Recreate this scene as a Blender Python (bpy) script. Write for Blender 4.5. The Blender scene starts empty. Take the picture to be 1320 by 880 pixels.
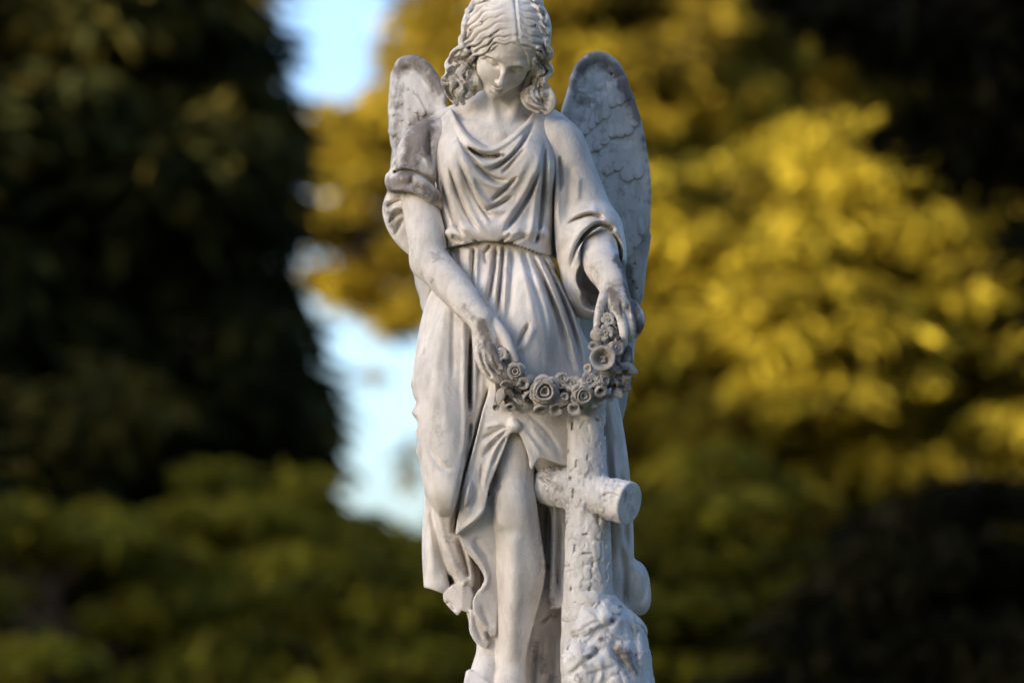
import bpy, bmesh, math, random
import numpy as np

# ------------------------------------------------------------------ camera, sky, sun, exposure
U = 0.0016                 # metres per statue unit (one unit = one photo pixel at the statue's depth)
FP = 4950.0                # focal length in units (135 mm lens on a 36 mm sensor, 1320 wide)
TH = math.radians(5.0)     # the camera looks slightly up at the statue
CAM_H = 1.62
ZC = CAM_H + FP * U * math.sin(TH)        # world height of the picture centre at the statue

scene = bpy.context.scene
cam_d = bpy.data.cameras.new('camera')
cam = bpy.data.objects.new('camera', cam_d)
scene.collection.objects.link(cam)
cam.location = (0.0, -FP * U * math.cos(TH), CAM_H)
cam.rotation_euler = (math.pi / 2 + TH, 0.0, 0.0)
cam_d.sensor_width = 36.0
cam_d.lens = 135.0
cam_d.clip_end = 2000.0
cam_d.dof.use_dof = True
cam_d.dof.focus_distance = (FP - 60) * U
cam_d.dof.aperture_fstop = 1.9
cam_d.dof.aperture_blades = 0
scene.camera = cam

SUN_EL = math.radians(12.0)
SUN_AZ = math.radians(-62.0)    # sun stands behind the camera, to its left (0 = straight behind)
world = bpy.data.worlds.new('World')
scene.world = world
world.use_nodes = True
wn = world.node_tree.nodes
wl = world.node_tree.links
wn.clear()
w_out = wn.new('ShaderNodeOutputWorld')
w_bg = wn.new('ShaderNodeBackground')
w_sky = wn.new('ShaderNodeTexSky')
w_sky.sky_type = 'NISHITA'
w_sky.sun_disc = False
w_sky.sun_elevation = SUN_EL
# direction towards the sun in the ground plane: (sin(az), -cos(az)); sky rotation is measured from +Y clockwise
sun_dir = np.array([math.sin(SUN_AZ) * math.cos(SUN_EL), -math.cos(SUN_AZ) * math.cos(SUN_EL), math.sin(SUN_EL)])
w_sky.sun_rotation = math.atan2(sun_dir[0], sun_dir[1])
w_sky.air_density = 0.68
w_sky.dust_density = 2.4
w_sky.ozone_density = 2.0
w_bg.inputs['Strength'].default_value = 0.15
wl.new(w_sky.outputs[0], w_bg.inputs[0])
wl.new(w_bg.outputs[0], w_out.inputs[0])

sun_l = bpy.data.lights.new('sun', 'SUN')
sun_l.energy = 4.3
sun_l.angle = math.radians(0.53)
sun_l.color = (1.0, 0.83, 0.56)
sun = bpy.data.objects.new('sun', sun_l)
scene.collection.objects.link(sun)
from mathutils import Vector
sun.rotation_euler = Vector((-sun_dir[0], -sun_dir[1], -sun_dir[2])).to_track_quat('-Z', 'Y').to_euler()
sun.location = (0, 0, 30)

vs = scene.view_settings
vs.view_transform = 'Standard'
vs.look = 'None'
vs.gamma = 1.0
vs.exposure = 1.8
vs.use_curve_mapping = False
scene.cycles.max_bounces = 6
scene.cycles.diffuse_bounces = 3
scene.cycles.transmission_bounces = 3
scene.cycles.transparent_max_bounces = 4

# ------------------------------------------------------------------ geometry helpers
CF = np.array([0.0, math.cos(TH), math.sin(TH)])
CU = np.array([0.0, -math.sin(TH), math.cos(TH)])
CP = -FP * CF
ORG = np.array([0.0, 0.0, ZC])

def P(px, py, d=0.0):
    """photo pixel + depth behind the statue's middle plane -> point in statue units"""
    r = CF * FP + np.array([px - 660.0, 0, 0]) + CU * (440.0 - py)
    t = (d - CP[1]) / r[1]
    return CP + t * r

def proj(x, y, z):
    vy = y - CP[1]; vz = z - CP[2]
    dep = vy * CF[1] + vz * CF[2]
    return 660.0 + FP * x / dep, 440.0 - FP * (vy * CU[1] + vz * CU[2]) / dep

def world_at(px, py, dist):
    """photo pixel + distance from the camera in metres -> world point"""
    r = CF * FP + np.array([px - 660.0, 0, 0]) + CU * (440.0 - py)
    r = r / FP
    return np.array(cam.location) + r * dist

def catmull(pts, n=8):
    pts = np.asarray(pts, float)
    if len(pts) < 3:
        t = np.linspace(0, 1, n + 1)[:, None]
        return pts[0] * (1 - t) + pts[-1] * t
    p = np.vstack([2 * pts[0] - pts[1], pts, 2 * pts[-1] - pts[-2]])
    out = []
    for i in range(1, len(p) - 2):
        for t in np.linspace(0, 1, n, endpoint=False):
            a, b, c, d = p[i - 1], p[i], p[i + 1], p[i + 2]
            out.append(0.5 * (2 * b + (c - a) * t + (2 * a - 5 * b + 4 * c - d) * t * t + (3 * b - a - 3 * c + d) * t ** 3))
    out.append(p[-2])
    return np.array(out)

_rs = np.random.RandomState(7)
_LAT = _rs.rand(32, 32, 32).astype(np.float32) * 2 - 1

def vnoise(x, y, z):
    xi = np.floor(x).astype(np.int32); yi = np.floor(y).astype(np.int32); zi = np.floor(z).astype(np.int32)
    fx = (x - xi); fy = (y - yi); fz = (z - zi)
    fx = fx * fx * (3 - 2 * fx); fy = fy * fy * (3 - 2 * fy); fz = fz * fz * (3 - 2 * fz)
    g = lambda a, b, c: _LAT[(xi + a) & 31, (yi + b) & 31, (zi + c) & 31]
    l = lambda a, b, t: a + (b - a) * t
    return l(l(l(g(0,0,0), g(1,0,0), fx), l(g(0,1,0), g(1,1,0), fx), fy),
             l(l(g(0,0,1), g(1,0,1), fx), l(g(0,1,1), g(1,1,1), fx), fy), fz)

def fbm(x, y, z, o=3):
    s = 0; a = 1.0; t = 0
    for i in range(o):
        s = s + a * vnoise(x * 2 ** i + 7.3 * i, y * 2 ** i + 3.1 * i, z * 2 ** i + 1.7 * i); t += a; a *= 0.5
    return s / t

_CR = _rs.rand(32, 32, 32, 4).astype(np.float32)
def cells(x, y, z):
    """distance to the nearest and second nearest of scattered points, and the nearest one's own random value"""
    xi = np.floor(x).astype(np.int32); yi = np.floor(y).astype(np.int32); zi = np.floor(z).astype(np.int32)
    f1 = np.full(x.shape, 9.0, np.float32); f2 = f1.copy(); rv = np.zeros(x.shape, np.float32)
    for a in (-1, 0, 1):
        for b in (-1, 0, 1):
            for c in (-1, 0, 1):
                r = _CR[(xi + a) & 31, (yi + b) & 31, (zi + c) & 31]
                d = np.sqrt((xi + a + r[:, 0] - x) ** 2 + (yi + b + r[:, 1] - y) ** 2 + (zi + c + r[:, 2] - z) ** 2)
                n = d < f1
                f2 = np.where(n, f1, np.minimum(f2, d)); rv = np.where(n, r[:, 3], rv); f1 = np.where(n, d, f1)
    return f1, f2, rv

def smin(a, b, k):
    if k <= 0:
        return np.minimum(a, b)
    h = np.maximum(k - np.abs(a - b), 0) / k
    return np.minimum(a, b) - h * h * k * 0.25

def smax(a, b, k):
    return -smin(-a, -b, k)

class Vol:
    """a block of stone: a distance field that is added to and cut away from, then meshed"""
    def __init__(s, lo, hi, h):
        s.lo = np.array(lo, np.float32); s.h = h
        s.n = np.ceil((np.array(hi) - s.lo) / h).astype(int) + 1
        s.f = np.full(s.n, 60.0, np.float32)
        s.ax = [s.lo[i] + h * np.arange(s.n[i], dtype=np.float32) for i in range(3)]
    @staticmethod
    def frompx(x0, x1, y0, y1, d0, d1, h):
        a = np.array([P(x, y, d) for x in (x0, x1) for y in (y0, y1) for d in (d0, d1)])
        return Vol(a.min(0), a.max(0), h)
    def sl(s, lo, hi):
        i0 = np.clip(np.floor((np.array(lo) - s.lo) / s.h).astype(int), 0, s.n)
        i1 = np.clip(np.ceil((np.array(hi) - s.lo) / s.h).astype(int) + 1, 0, s.n)
        return tuple(slice(a, b) for a, b in zip(i0, i1)), (s.ax[0][i0[0]:i1[0]][:, None, None], s.ax[1][i0[1]:i1[1]][None, :, None], s.ax[2][i0[2]:i1[2]][None, None, :])
    def op(s, sl, v, k, mode):
        if s.f[sl].size == 0: return
        if mode == 'u': s.f[sl] = smin(s.f[sl], v, k)
        elif mode == 's': s.f[sl] = smax(s.f[sl], -v, k)
        else: s.f[sl] = smax(s.f[sl], v, k)
    def tube(s, pts, rad, k=4, mode='u', n=6, ysc=1.0, local=None):
        """chain of round cones through (px,py,depth) points, radii rad"""
        if local is None: q = np.array([P(*p) for p in pts])
        else: q = np.array([local(p) for p in pts])
        rad = np.broadcast_to(np.asarray(rad, float), (len(q),)) if np.ndim(rad) else np.full(len(q), float(rad))
        c = catmull(np.hstack([q, rad[:, None]]), n)
        R = c[:, 3].max() + max(k, 2) + 3
        Ry = R / min(ysc, 1.0)
        sl, (X, Y, Z) = s.sl(c[:, :3].min(0) - [R, Ry, R], c[:, :3].max(0) + [R, Ry, R])
        if s.f[sl].size == 0: return
        tmp = np.full(s.f[sl].shape, 60.0, np.float32)
        off = [z.start for z in sl]
        for i in range(len(c) - 1):
            a, b = c[i, :3], c[i + 1, :3]
            ra, rb = c[i, 3], c[i + 1, 3]
            r_ = max(ra, rb) + max(k, 2) + 3
            ss, (x, y, z) = s.sl(np.minimum(a, b) - [r_, r_ / min(ysc, 1), r_], np.maximum(a, b) + [r_, r_ / min(ysc, 1), r_])
            if 0 in [u.stop - u.start for u in ss]: continue
            d = (b - a).astype(np.float32); 
            dd = float(d[0] ** 2 + (d[1] * ysc) ** 2 + d[2] ** 2) + 1e-9
            px = x - a[0]; py = (y - a[1]) * ysc; pz = z - a[2]
            t = np.clip((px * d[0] + py * (d[1] * ysc) + pz * d[2]) / dd, 0, 1)
            v = np.sqrt((px - t * d[0]) ** 2 + (py - t * d[1] * ysc) ** 2 + (pz - t * d[2]) ** 2) - (ra + (rb - ra) * t)
            ls = tuple(slice(u.start - o, u.stop - o) for u, o in zip(ss, off))
            tmp[ls] = np.minimum(tmp[ls], v)
        s.op(sl, tmp, k, mode)
    def ell(s, c, r, k=6, mode='u', rot=None, isworld=False):
        """ellipsoid; c in (px,py,depth) unless isworld; rot 3x3 local->world"""
        c = np.array(c, float) if isworld else P(*c)
        r = np.array(r, float)
        R = r.max() + k + 3
        sl, (X, Y, Z) = s.sl(c - R, c + R)
        x, y, z = X - c[0], Y - c[1], Z - c[2]
        if rot is not None:
            m = np.asarray(rot).T
            x, y, z = (m[0, 0] * x + m[0, 1] * y + m[0, 2] * z, m[1, 0] * x + m[1, 1] * y + m[1, 2] * z, m[2, 0] * x + m[2, 1] * y + m[2, 2] * z)
        k0 = np.sqrt((x / r[0]) ** 2 + (y / r[1]) ** 2 + (z / r[2]) ** 2) + 1e-6
        k1 = np.sqrt((x / r[0] ** 2) ** 2 + (y / r[1] ** 2) ** 2 + (z / r[2] ** 2) ** 2) + 1e-6
        s.op(sl, (k0 * (k0 - 1) / k1).astype(np.float32), k, mode)
    def loft(s, secs, k=6, mode='u', n=2.0):
        """stack of rounded sections (py, left px, right px, front depth, back depth)"""
        L = []
        for py, xl, xr, yf, yb in secs:
            dm = (yf + yb) / 2
            a, b = P(xl, py, dm), P(xr, py, dm)
            L.append([a[2], (a[0] + b[0]) / 2, (b[0] - a[0]) / 2, dm, (yb - yf) / 2])
        L = np.array(L)
        C = catmull(L, 10)
        C = C[np.argsort(C[:, 0])]
        z0, z1 = C[0, 0], C[-1, 0]
        lo = [(C[:, 1] - C[:, 2]).min() - k - 4, (C[:, 3] - C[:, 4]).min() - k - 4, z0 - k - 4]
        hi = [(C[:, 1] + C[:, 2]).max() + k + 4, (C[:, 3] + C[:, 4]).max() + k + 4, z1 + k + 4]
        sl, (X, Y, Z) = s.sl(lo, hi)
        zz = Z.ravel()
        g = [np.interp(zz, C[:, 0], C[:, i]).astype(np.float32)[None, None, :] for i in range(1, 5)]
        x = (X - g[0]); y = (Y - g[2])
        k0 = np.sqrt((x / g[1]) ** 2 + (y / g[3]) ** 2) + 1e-6
        k1 = np.sqrt((x / g[1] ** 2) ** 2 + (y / g[3] ** 2) ** 2) + 1e-6
        v = k0 * (k0 - 1) / k1
        v = smax(v, np.maximum(z0 - Z, Z - z1), 6)
        s.op(sl, v.astype(np.float32), k, mode)
    def pxpy(s, sl, axes):
        X, Y, Z = axes
        return proj(X, Y, Z)
    def slab(s, poly, yfront, thick, k=3, mode='u', rnd=6, close=6, soft=True, bulge=0.0):
        """a sheet of stone with an outline given in photo pixels, its front at depth yfront(px,py), thick deep"""
        pm = poly_map(catmull(list(poly) + [poly[0]], close)[:-1] if close > 1 else np.array(poly, float))
        x0, y0, m = pm
        xs = [p[0] for p in poly]; ys = [p[1] for p in poly]
        yf = yfront if callable(yfront) else (lambda a, b: yfront + 0 * a)
        dvals = [float(yf(np.float64(a), np.float64(b))) for a in np.linspace(min(xs), max(xs), 5) for b in np.linspace(min(ys), max(ys), 5)]
        d0, d1 = min(dvals) - 8 - bulge, max(dvals) + thick + 8
        c = np.array([P(a, b, d) for a in (min(xs) - 10, max(xs) + 10) for b in (min(ys) - 10, max(ys) + 10) for d in (d0, d1)])
        sl, ax = s.sl(c.min(0), c.max(0))
        if s.f[sl].size == 0: return
        px, py = proj(*ax)
        d2 = samp(m, px - x0, py - y0)
        yy = yf(px, py) - bulge * np.clip(-d2 / 40.0, 0, 1) ** 0.5
        dz = np.abs(ax[1] - (yy + thick / 2)) - thick / 2
        v = smax(d2, dz, rnd)
        s.op(sl, v.astype(np.float32), k, mode)
    def cut_poly(s, poly, d0=-400, d1=400, k=2, close=6, keep=False):
        """cut away (or keep) what lies inside an outline between two depths"""
        pm = poly_map(catmull(list(poly) + [poly[0]], close)[:-1] if close > 1 else np.array(poly, float))
        x0, y0, m = pm
        sl = tuple(slice(0, n) for n in s.n)
        step = 40
        for i in range(0, s.n[2], step):
            q = (sl[0], sl[1], slice(i, min(i + step, s.n[2])))
            ax = (s.ax[0][:, None, None], s.ax[1][None, :, None], s.ax[2][q[2]][None, None, :])
            px, py = proj(*ax)
            d2 = samp(m, px - x0, py - y0)
            if keep: s.f[q] = smax(s.f[q], d2, k)
            else:
                v = np.maximum(d2, np.maximum(d0 - ax[1], ax[1] - d1))
                s.f[q] = smax(s.f[q], -v, k)
    def displace(s, fm, yfade=(0, 60), band=26.0):
        """push the front surface in and out by a map of folds drawn in photo pixels"""
        x0, y0, m = fm
        idx = np.nonzero(np.abs(s.f) < band)
        if len(idx[0]) == 0: return
        x, y, z = s.ax[0][idx[0]], s.ax[1][idx[1]], s.ax[2][idx[2]]
        px, py = proj(x, y, z)
        w = 1 - np.clip((y - yfade[0]) / (yfade[1] - yfade[0]), 0, 1)
        v = samp(m, px - x0, py - y0) * w
        s.f[idx] -= v.astype(np.float32)
    def depth_at(s, px, py, d0=-170.0, d1=60.0):
        """depth at which a look through this photo pixel first meets the stone"""
        d = np.arange(d0, d1, 0.7)
        a, b = P(px, py, d0), P(px, py, d1)
        q = a + (b - a) * ((d - d0) / (d1 - d0))[:, None]
        i = np.round((q - s.lo) / s.h).astype(int)
        ok = np.all((i >= 0) & (i < s.n), 1)
        i = np.clip(i, 0, s.n - 1)
        f = np.where(ok, s.f[i[:, 0], i[:, 1], i[:, 2]], 60)
        k = np.nonzero(f < 0)[0]
        return float(d[k[0]]) if len(k) else None
    def lock(s, pts, r, k=1.2, lift=0.5, fallback=-40.0, n=5):
        """a lock of hair laid on the surface, drawn in photo pixels"""
        c = catmull(pts, n)
        ds = [s.depth_at(x, y) for x, y in c]
        last = next((d for d in ds if d is not None), fallback)
        out = []
        for d in ds:
            if d is None: d = last + 1.5
            last = d; out.append(d)
        out = np.convolve(np.pad(out, 2, mode='edge'), np.ones(5) / 5, 'valid')
        rad = np.interp(np.linspace(0, 1, len(c)), np.linspace(0, 1, len(r)), r)
        s.tube([(x, y, d - lift) for (x, y), d in zip(c, out)], rad, k, n=2)
    def noise(s, amp, scale, o=3, seed=0, band=14.0, stretch=(1, 1, 1)):
        idx = np.nonzero(np.abs(s.f) < band)
        x, y, z = s.ax[0][idx[0]] / scale * stretch[0] + seed, s.ax[1][idx[1]] / scale * stretch[1], s.ax[2][idx[2]] / scale * stretch[2]
        s.f[idx] -= (amp * fbm(x, y, z, o)).astype(np.float32)
    def chip(s, facet, crack, size, width=0.1, stretch=(1, 1, 1), seed=0.0, band=12.0):
        """chisel the surface into uneven plates with cracks between some of them"""
        idx = np.nonzero(np.abs(s.f) < band)
        x, y, z = s.ax[0][idx[0]] / size * stretch[0] + seed, s.ax[1][idx[1]] / size * stretch[1] + 0.5, s.ax[2][idx[2]] / size * stretch[2]
        w = 0.35 * fbm(x * 1.7, y * 1.7, z * 1.7, 2)
        f1, f2, rv = cells(x + w, y + w, z - w)
        m = np.clip(fbm(x * 0.9 + 5, y * 0.9, z * 0.9, 2) * 3 + 0.6, 0, 1)
        s.f[idx] -= (facet * (rv - 0.5) * 2 - crack * m * np.exp(-((f2 - f1) / width) ** 2)).astype(np.float32)
    def smooth(s, it=1):
        for _ in range(it):
            for a in range(3):
                f = np.moveaxis(s.f, a, 0)
                f[1:-1] = 0.5 * f[1:-1] + 0.25 * (f[:-2] + f[2:])
    def mesh(s):
        f = s.f
        f[0] = np.maximum(f[0], 1); f[-1] = np.maximum(f[-1], 1)
        f[:, 0] = np.maximum(f[:, 0], 1); f[:, -1] = np.maximum(f[:, -1], 1)
        f[:, :, 0] = np.maximum(f[:, :, 0], 1); f[:, :, -1] = np.maximum(f[:, :, -1], 1)
        ins = (f < 0)
        cnt = np.zeros([n - 1 for n in f.shape], np.uint8)
        for a in (0, 1):
            for b in (0, 1):
                for c in (0, 1):
                    cnt += ins[a:ins.shape[0] - 1 + a, b:ins.shape[1] - 1 + b, c:ins.shape[2] - 1 + c]
        act = np.nonzero(((cnt > 0) & (cnt < 8)).ravel())[0]
        cs = cnt.shape
        ci, cj, ck = np.unravel_index(act, cs)
        acc = np.zeros((len(act), 3), np.float32); num = np.zeros(len(act), np.float32)
        for ax in range(3):
            for u in (0, 1):
                for v in (0, 1):
                    o0 = [0, 0, 0]; o0[(ax + 1) % 3] = u; o0[(ax + 2) % 3] = v
                    o1 = list(o0); o1[ax] = 1
                    fa = f[ci + o0[0], cj + o0[1], ck + o0[2]]; fb = f[ci + o1[0], cj + o1[1], ck + o1[2]]
                    m = (fa < 0) != (fb < 0)
                    t = np.where(m, fa / np.where(m, fa - fb, 1), 0)
                    p = np.array(o0, np.float32)[None, :] * np.ones((len(act), 1), np.float32)
                    p[:, ax] += t
                    acc += p * m[:, None]; num += m
        v = acc / num[:, None] + np.stack([ci, cj, ck], 1)
        v = v * s.h + s.lo
        quads = []
        st = [cs[1] * cs[2], cs[2], 1]
        for ax in range(3):
            b_, c_ = (ax + 1) % 3, (ax + 2) % 3
            sa = [slice(None)] * 3; sb = [slice(None)] * 3
            sa[ax] = slice(0, -1); sb[ax] = slice(1, None)
            sa[b_] = sb[b_] = slice(1, -1); sa[c_] = sb[c_] = slice(1, -1)
            A, B = ins[tuple(sa)], ins[tuple(sb)]
            e = np.nonzero(A != B)
            e_in = A[e]
            g = list(e); g[b_] = g[b_] + 1; g[c_] = g[c_] + 1
            base = g[0] * st[0] + g[1] * st[1] + g[2] * st[2]
            q = np.stack([base - st[b_] - st[c_], base - st[c_], base, base - st[b_]], 1)
            q[~e_in] = q[~e_in][:, ::-1]
            quads.append(q)
        q = np.concatenate(quads)
        q = np.searchsorted(act, q)
        return v, q

def samp(m, x, y):
    x = np.clip(x, 0, m.shape[1] - 1.001); y = np.clip(y, 0, m.shape[0] - 1.001)
    xi = x.astype(np.int32); yi = y.astype(np.int32)
    fx = (x - xi).astype(np.float32); fy = (y - yi).astype(np.float32)
    return (m[yi, xi] * (1 - fx) + m[yi, xi + 1] * fx) * (1 - fy) + (m[yi + 1, xi] * (1 - fx) + m[yi + 1, xi + 1] * fx) * fy

def poly_map(poly, pad=30):
    poly = np.asarray(poly, float)
    x0, y0 = np.floor(poly.min(0)) - pad; x1, y1 = np.ceil(poly.max(0)) + pad
    xs = np.arange(x0, x1 + 1); ys = np.arange(y0, y1 + 1)
    X, Y = np.meshgrid(xs, ys)
    d = np.full(X.shape, 1e9); ins = np.zeros(X.shape, bool)
    for i in range(len(poly)):
        a, b = poly[i], poly[(i + 1) % len(poly)]
        e = b - a
        t = np.clip(((X - a[0]) * e[0] + (Y - a[1]) * e[1]) / (e @ e + 1e-9), 0, 1)
        d = np.minimum(d, (X - a[0] - t * e[0]) ** 2 + (Y - a[1] - t * e[1]) ** 2)
        c = (a[1] > Y) != (b[1] > Y)
        xx = a[0] + (Y - a[1]) / (b[1] - a[1] + 1e-12) * e[0]
        ins ^= c & (X < xx)
    d = np.sqrt(d); d[ins] *= -1
    return x0, y0, d.astype(np.float32)

class Folds:
    """a map of carved folds, drawn as strokes in photo pixels"""
    def __init__(s, gain=1.0, x0=470, x1=870, y0=-20, y1=910):
        s.gain = gain
        s.x0, s.y0 = x0, y0
        s.m = np.zeros((y1 - y0 + 1, x1 - x0 + 1), np.float32)
    def st(s, pts, w, a, fade=(0.25, 0.25), prof='g'):
        c = catmull(pts, 8)
        a = a * (s.gain if a < 0 else 0.5 + 0.5 * s.gain)
        ww = np.max(w)
        pad = int(ww * 3.2) + 2
        ix0 = max(int(c[:, 0].min()) - pad - s.x0, 0); ix1 = min(int(c[:, 0].max()) + pad - s.x0 + 1, s.m.shape[1])
        iy0 = max(int(c[:, 1].min()) - pad - s.y0, 0); iy1 = min(int(c[:, 1].max()) + pad - s.y0 + 1, s.m.shape[0])
        X, Y = np.meshgrid(np.arange(ix0, ix1) + s.x0, np.arange(iy0, iy1) + s.y0)
        best = np.full(X.shape, 1e9); tt = np.zeros(X.shape); sd = np.zeros(X.shape)
        n = len(c) - 1
        for i in range(n):
            p, e = c[i], c[i + 1] - c[i]
            t = np.clip(((X - p[0]) * e[0] + (Y - p[1]) * e[1]) / (e @ e + 1e-9), 0, 1)
            dx, dy = X - p[0] - t * e[0], Y - p[1] - t * e[1]
            d = dx * dx + dy * dy
            b = d < best
            best[b] = d[b]; tt[b] = (i + t[b]) / n
            sd[b] = np.sign(e[0] * dy[b] - e[1] * dx[b])
        d = np.sqrt(best)
        wv = np.interp(tt, np.linspace(0, 1, len(w)), w) if np.ndim(w) else w
        tap = np.clip(tt / max(fade[0], 1e-3), 0, 1) * np.clip((1 - tt) / max(fade[1], 1e-3), 0, 1)
        tap = tap * tap * (3 - 2 * tap)
        if prof == 'g': h = np.exp(-(d / wv) ** 2)
        elif prof == 'v': h = np.exp(-(d / wv))
        elif prof == 'step':      # a fold edge: one side stands proud and falls off slowly, the other side drops sharply
            sgn = d * sd
            h = np.where(sgn > 0, np.exp(-(d / wv)), -0.75 * np.exp(-(d / (0.45 * wv))))
        s.m[iy0:iy1, ix0:ix1] += (a * tap * h).astype(np.float32)
    def get(s):
        return (s.x0, s.y0, s.m)

# ------------------------------------------------------------------ object helpers
COL = scene.collection
def tag(o, label=None, cat=None, group=None, kind=None):
    if label: o['label'] = label
    if cat: o['category'] = cat
    if group: o['group'] = group
    if kind: o['kind'] = kind
    return o

def empty(name, loc=(0, 0, 0), rz=0.0, parent=None):
    o = bpy.data.objects.new(name, None)
    COL.objects.link(o); o.location = loc; o.rotation_euler = (0, 0, rz)
    if parent: o.parent = parent
    return o

def mesh_obj(name, v, faces, mat=None, parent=None, smooth=True, attrs=None):
    """v Nx3 in the parent's own space (metres); faces = array Mx4 / Mx3 or list"""
    me = bpy.data.meshes.new(name)
    v = np.asarray(v, np.float32)
    if isinstance(faces, np.ndarray):
        k = faces.shape[1]
        me.vertices.add(len(v)); me.vertices.foreach_set('co', v.ravel())
        me.loops.add(faces.size); me.loops.foreach_set('vertex_index', faces.astype(np.int32).ravel())
        me.polygons.add(len(faces))
        me.polygons.foreach_set('loop_start', np.arange(0, faces.size, k, dtype=np.int32))
        me.update(calc_edges=True)
    else:
        me.from_pydata([tuple(p) for p in v], [], faces); me.update()
    if smooth:
        me.polygons.foreach_set('use_smooth', np.ones(len(me.polygons), bool))
    if attrs:
        for an, av in attrs.items():
            at = me.attributes.new(an, 'FLOAT', 'POINT'); at.data.foreach_set('value', np.asarray(av, np.float32))
    if mat: me.materials.append(mat)
    o = bpy.data.objects.new(name, me)
    COL.objects.link(o)
    if parent: o.parent = parent
    return o

def node_mat(name):
    m = bpy.data.materials.new(name); m.use_nodes = True
    nt = m.node_tree; nt.nodes.clear()
    out = nt.nodes.new('ShaderNodeOutputMaterial'); b = nt.nodes.new('ShaderNodeBsdfPrincipled')
    nt.links.new(b.outputs[0], out.inputs[0])
    return m, nt, b

def nd(nt, typ, **kw):
    n = nt.nodes.new(typ)
    for k, v in kw.items():
        if k.startswith('i_'): n.inputs[k[2:].replace('_', ' ')].default_value = v
        else: setattr(n, k, v)
    return n
# ------------------------------------------------------------------ marble
def marble(name, base=(0.785, 0.71, 0.63), dark=(0.095, 0.078, 0.066), amount=0.0, bump=0.45):
    m, nt, b = node_mat(name)
    tc = nd(nt, 'ShaderNodeTexCoord')
    geo = tc.outputs['Object']
    n1 = nd(nt, 'ShaderNodeTexNoise'); n1.inputs['Scale'].default_value = 5.0; n1.inputs['Detail'].default_value = 6; n1.inputs['Roughness'].default_value = 0.6
    n2 = nd(nt, 'ShaderNodeTexNoise'); n2.inputs['Scale'].default_value = 34.0; n2.inputs['Detail'].default_value = 5; n2.inputs['Roughness'].default_value = 0.65
    n3 = nd(nt, 'ShaderNodeTexNoise'); n3.inputs['Scale'].default_value = 160.0; n3.inputs['Detail'].default_value = 4
    mp = nd(nt, 'ShaderNodeMapping'); mp.inputs['Scale'].default_value = (1.0, 1.0, 0.35)
    nt.links.new(geo, mp.inputs[0])
    for n in (n1, n3): nt.links.new(geo, n.inputs['Vector'])
    nt.links.new(mp.outputs[0], n2.inputs['Vector'])
    r1 = nd(nt, 'ShaderNodeValToRGB')
    r1.color_ramp.elements[0].position = 0.36; r1.color_ramp.elements[0].color = (base[0] * 0.78, base[1] * 0.77, base[2] * 0.755, 1)
    r1.color_ramp.elements[1].position = 0.62; r1.color_ramp.elements[1].color = (base[0] * 1.06, base[1] * 1.06, base[2] * 1.07, 1)
    nt.links.new(n1.outputs[0], r1.inputs[0])
    # fine grey mottling
    r2 = nd(nt, 'ShaderNodeValToRGB')
    r2.color_ramp.elements[0].position = 0.34; r2.color_ramp.elements[0].color = (0.66, 0.645, 0.63, 1)
    r2.color_ramp.elements[1].position = 0.55; r2.color_ramp.elements[1].color = (1, 1, 1, 1)
    nt.links.new(n2.outputs[0], r2.inputs[0])
    mx = nd(nt, 'ShaderNodeMix', data_type='RGBA', blend_type='MULTIPLY'); mx.inputs[0].default_value = 0.62
    nt.links.new(r1.outputs[0], mx.inputs[6]); nt.links.new(r2.outputs[0], mx.inputs[7])
    # weather stains: a painted zone broken up by noise
    at = nd(nt, 'ShaderNodeAttribute', attribute_name='stain')
    addn = nd(nt, 'ShaderNodeMath', operation='ADD'); addn.inputs[1].default_value = amount
    nt.links.new(at.outputs['Fac'], addn.inputs[0])
    nz = nd(nt, 'ShaderNodeTexNoise'); nz.inputs['Scale'].default_value = 48.0; nz.inputs['Detail'].default_value = 7; nz.inputs['Roughness'].default_value = 0.7
    nt.links.new(geo, nz.inputs['Vector'])
    sub = nd(nt, 'ShaderNodeMath', operation='MULTIPLY_ADD'); sub.inputs[1].default_value = 3.4; sub.inputs[2].default_value = -2.35
    nt.links.new(nz.outputs[0], sub.inputs[0])
    mad = nd(nt, 'ShaderNodeMath', operation='MULTIPLY_ADD'); mad.inputs[1].default_value = 2.0
    nt.links.new(addn.outputs[0], mad.inputs[0]); nt.links.new(sub.outputs[0], mad.inputs[2])
    cl = nd(nt, 'ShaderNodeClamp'); nt.links.new(mad.outputs[0], cl.inputs[0])
    mul = nd(nt, 'ShaderNodeMath', operation='MULTIPLY'); mul.inputs[1].default_value = 0.9
    nt.links.new(cl.outputs[0], mul.inputs[0])
    rd = nd(nt, 'ShaderNodeValToRGB')
    rd.color_ramp.elements[0].position = 0.35; rd.color_ramp.elements[0].color = (dark[0], dark[1], dark[2], 1)
    rd.color_ramp.elements[1].position = 0.65; rd.color_ramp.elements[1].color = (dark[0] * 2.2, dark[1] * 2.1, dark[2] * 2.1, 1)
    nt.links.new(n2.outputs[0], rd.inputs[0])
    mx2 = nd(nt, 'ShaderNodeMix', data_type='RGBA')
    nt.links.new(mul.outputs[0], mx2.inputs[0]); nt.links.new(mx.outputs[2], mx2.inputs[6]); nt.links.new(rd.outputs[0], mx2.inputs[7])
    nt.links.new(mx2.outputs[2], b.inputs['Base Color'])
    b.inputs['Roughness'].default_value = 0.72
    b.inputs['Specular IOR Level'].default_value = 0.25
    bp = nd(nt, 'ShaderNodeBump'); bp.inputs['Strength'].default_value = bump; bp.inputs['Distance'].default_value = 0.0025
    ad = nd(nt, 'ShaderNodeMath', operation='ADD')
    nt.links.new(n2.outputs[0], ad.inputs[0]); nt.links.new(n3.outputs[0], ad.inputs[1])
    nt.links.new(ad.outputs[0], bp.inputs['Height']); nt.links.new(bp.outputs[0], b.inputs['Normal'])
    return m

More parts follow.
